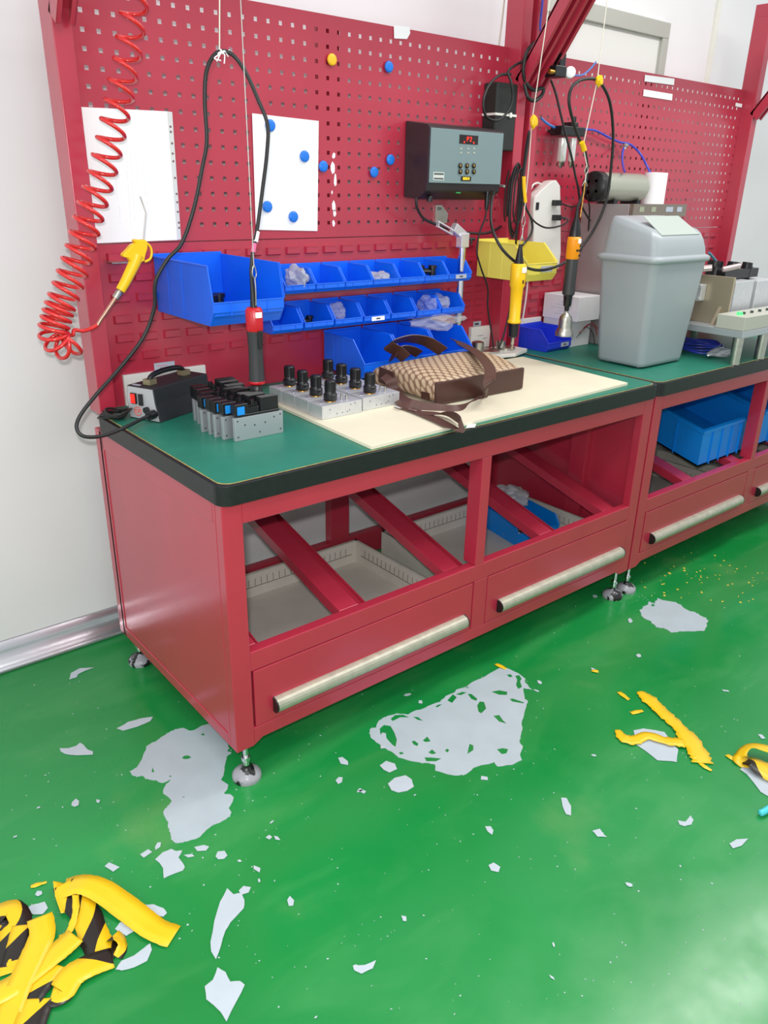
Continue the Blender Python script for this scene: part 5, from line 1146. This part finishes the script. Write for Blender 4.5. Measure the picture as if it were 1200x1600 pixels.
tape_s = stripe_mat('striped_tape'); tape_y = mat('yellow_tape', (242, 198, 30), .33, noise=.04, scale=15, bump=.15)
def tape(pts, hw0, m, label, uo=0., usc=.11, grp='strips of barrier tape in the heap', name='tape_strip', cat='tape'):
    """pts: (photo x, y, height above the floor, width factor, roll in degrees)"""
    hw = hw0*1.6; usc *= 1.15; rj = random.Random(len(label)); jit = .16 if 'torn' in label or 'shred' in label else .03; P = [Z(q[0], q[1], q[2]) for q in pts]; k = 7; S = smooth(P, k); n = len(S); vs = []; uv = []; L = 0; th = .0004
    for i, p in enumerate(S):
        f = i/k; j = min(int(f), len(pts)-2); t = f-j
        wf = (pts[j][3]*(1-t)+pts[j+1][3]*t); ro = R(pts[j][4]*(1-t)+pts[j+1][4]*t)
        T = (S[min(i+1, n-1)]-S[max(i-1, 0)]).normalized(); sd = T.cross(Vector((0, 0, 1))).normalized(); nn = sd.cross(T)
        wv = (sd*math.cos(ro)+nn*math.sin(ro))*hw*wf*(1+rj.uniform(-jit, jit)); up_ = (nn*math.cos(ro)-sd*math.sin(ro))*th
        if i: L += (S[i]-S[i-1]).length
        for sgn in (-1, -.33, .33, 1):
            q = p+wv*sgn+Vector((0, 0, .0006*math.sin(7*L/hw*.2+sgn*2)))
            if q.z < .0012: q.z = .0012
            vs.append(q)
        uv.append(L/usc+uo)
    me = bpy.data.meshes.new(name); fs = []; 
    for i in range(n-1):
        for c_ in range(3): a = i*4+c_; fs.append((a, a+1, a+5, a+4))
    o0 = Vector((S[0].x, S[0].y, 0)); me.from_pydata([v-o0 for v in vs], [], fs); me.materials.append(m); ul = me.uv_layers.new(name='UVMap')
    for pl_ in me.polygons:
        pl_.use_smooth = True
        for li in pl_.loop_indices: vi = me.loops[li].vertex_index; ul.data[li].uv = (uv[vi//4], -(vi % 4)/3*2.6*hw/usc)
    o = bpy.data.objects.new(name, me); col.objects.link(o); o.location = o0
    sd_ = o.modifiers.new('thickness', 'SOLIDIFY'); sd_.thickness = .0006
    return tag(o, label, cat, grp)
tape([(100, 1388, .012, 1.0, 0), (128, 1381, .02, 1, 5), (160, 1392, .016, 1, 0), (200, 1420, .01, 1, -4), (240, 1450, .006, 1, 3), (272, 1463, .004, .95, 0)], .0165, tape_y, 'yellow tape strip reaching right from the top of the heap')
tape([(100, 1380, .016, .8, 0), (112, 1400, .012, 1, 0), (135, 1430, .008, 1, 0), (150, 1470, .005, 1, 0), (172, 1500, .004, 1, 0)], .0175, tape_s, 'yellow and black striped tape running down from the fold atop the heap', uo=.62, usc=.085)
tape([(92, 1378, .010, .7, 40), (98, 1400, .008, .8, 30), (106, 1425, .005, .7, 20)], .012, tape_y, 'short folded yellow tape end at the top of the heap')
tape([(118, 1398, .022, .4, 20), (118, 1425, .016, .4, 10), (108, 1455, .008, .4, 0), (92, 1464, .004, .3, 0)], .010, tape_y, 'narrow torn yellow tape shred curling down from the fold')
tape([(-20, 1450, .01, 1, 0), (10, 1425, .014, 1, 0), (25, 1440, .012, 1, 0), (20, 1480, .008, 1, 0), (18, 1520, .005, 1, 0)], .0185, tape_s, 'striped tape strip at the left edge of the photo', uo=.1, usc=.10)
tape([(62, 1432, .02, 1, 0), (66, 1460, .017, 1, 10), (48, 1500, .013, 1, 0), (28, 1545, .008, 1, 0), (10, 1590, .005, 1, 0), (0, 1625, .004, 1, 0)], .0150, tape_y, 'long yellow tape strip running down the middle of the heap')
tape([(36, 1445, .012, 1, 0), (28, 1475, .010, 1, 0), (18, 1510, .006, 1, 0)], .013, tape_s, 'short striped tape piece beneath the long yellow strip', uo=.55)
tape([(118, 1462, .014, .9, 0), (95, 1482, .014, 1, 0), (60, 1510, .011, 1, 0), (20, 1540, .008, 1, 0), (-20, 1560, .006, 1, 0)], .0150, tape_y, 'yellow tape strip crossing the heap to the left edge')
tape([(176, 1496, .006, .9, 0), (140, 1508, .010, 1, 0), (112, 1525, .011, 1, 8), (95, 1550, .008, 1, 0), (80, 1555, .005, .8, 0)], .0160, tape_s, 'striped tape strip along the right side of the heap, mostly yellow', uo=.05, usc=.20)
tape([(84, 1505, .009, 1, 0), (62, 1535, .007, 1, 0), (40, 1565, .005, 1, 0), (15, 1600, .004, 1, 0)], .0165, tape_s, 'striped tape strip in the lower middle of the heap', uo=.35, usc=.12)
tape([(60, 1560, .006, 1, 0), (50, 1590, .005, 1, 0), (35, 1630, .004, 1, 0)], .018, tape_s, 'striped tape strip leaving the heap at the bottom edge', uo=.55, usc=.12)
tape([(176, 1462, .006, .8, 0), (188, 1468, .012, .8, 40), (192, 1480, .008, .7, 60), (184, 1496, .004, .5, 30)], .012, tape_s, 'small curled tape end at the right of the heap', uo=.2)
tape([(48, 1385, .0025, 1, 0), (62, 1381, .0025, 1, 0), (73, 1378, .0025, .5, 0)], .003, tape_y, 'tiny yellow tape shred above the heap', grp='tiny tape shreds')
g2 = 'torn tape pieces right of the middle'
tape([(999, 1080, .003, .4, 0), (1015, 1093, .006, 1, 0), (1035, 1112, .006, 1, 0), (1055, 1130, .006, .8, 0), (1075, 1152, .007, 1.1, 0), (1092, 1178, .006, 1.2, 0), (1098, 1192, .004, 1.1, 0)], .0145, tape_y, 'torn yellow tape strip slanting down on the right side of the floor', grp=g2)
tape([(965, 1140, .003, .4, 0), (975, 1153, .006, .9, 0), (992, 1156, .006, .9, 0), (1012, 1149, .008, .7, 0), (1040, 1157, .008, .8, 0), (1068, 1160, .007, 1, 0)], .0125, tape_y, 'torn yellow tape strip lying across the grey flake', grp=g2)
tape([(1092, 1190, .003, .6, 0), (1102, 1198, .004, .5, 0), (1112, 1204, .003, .3, 0)], .007, tape_y, 'narrow yellow shred at the lower end of the slanting tape', grp=g2)
for (x, y, dx, dy, lb) in ((975, 1087, 8, 6, 'small yellow tape scrap above left of the slanting tape'), (995, 1112, 9, -2, 'small yellow tape scrap shaped like a cross bar'), (783, 1041, 8, 4, 'small yellow scrap at the tip of the holed patch'), (1142, 1183, 6, 4, 'small yellow scrap left of the tape loop at the right edge'), (930, 1048, 5, 1, 'small yellow crumb of tape below the second bench foot')):
    tape([(x-dx, y-dy, .0025, 1, 0), (x, y, .004, 1, 0), (x+dx, y+dy, .0025, .8, 0)], .0045, tape_y, lb, grp='small yellow tape scraps')
g3 = 'tape at the right edge'
tape([(1176, 1196, .003, .9, 0), (1162, 1190, .008, 1, 20), (1157, 1180, .020, 1, 45), (1166, 1168, .032, 1, 35), (1184, 1166, .034, 1, 12), (1220, 1176, .03, 1, 5)], .0125, tape_y, 'yellow tape loop standing at the right edge of the photo', grp=g3)
tape([(1160, 1190, .006, .7, 20), (1175, 1190, .014, 1.1, 10), (1190, 1200, .012, 1.2, 0), (1215, 1215, .008, 1.2, 0)], .0165, tape_s, 'lower striped tape strip at the right edge of the photo', uo=.0, usc=.16, grp=g3)
tag(MB().tube(smooth([Z(1187, 1271, .009), Z(1194, 1268, .010), Z(1204, 1262, .011), Z(1220, 1256, .010)], 6), [.004]+[.008]*18, 10).build('cyan_plastic_piece', mat('cyan_plastic', (80, 210, 222), .3)), 'cyan plastic piece lying at the right edge of the photo', 'plastic piece')

for o in list(bpy.data.objects):
    if '_o' in o: del o['_o']
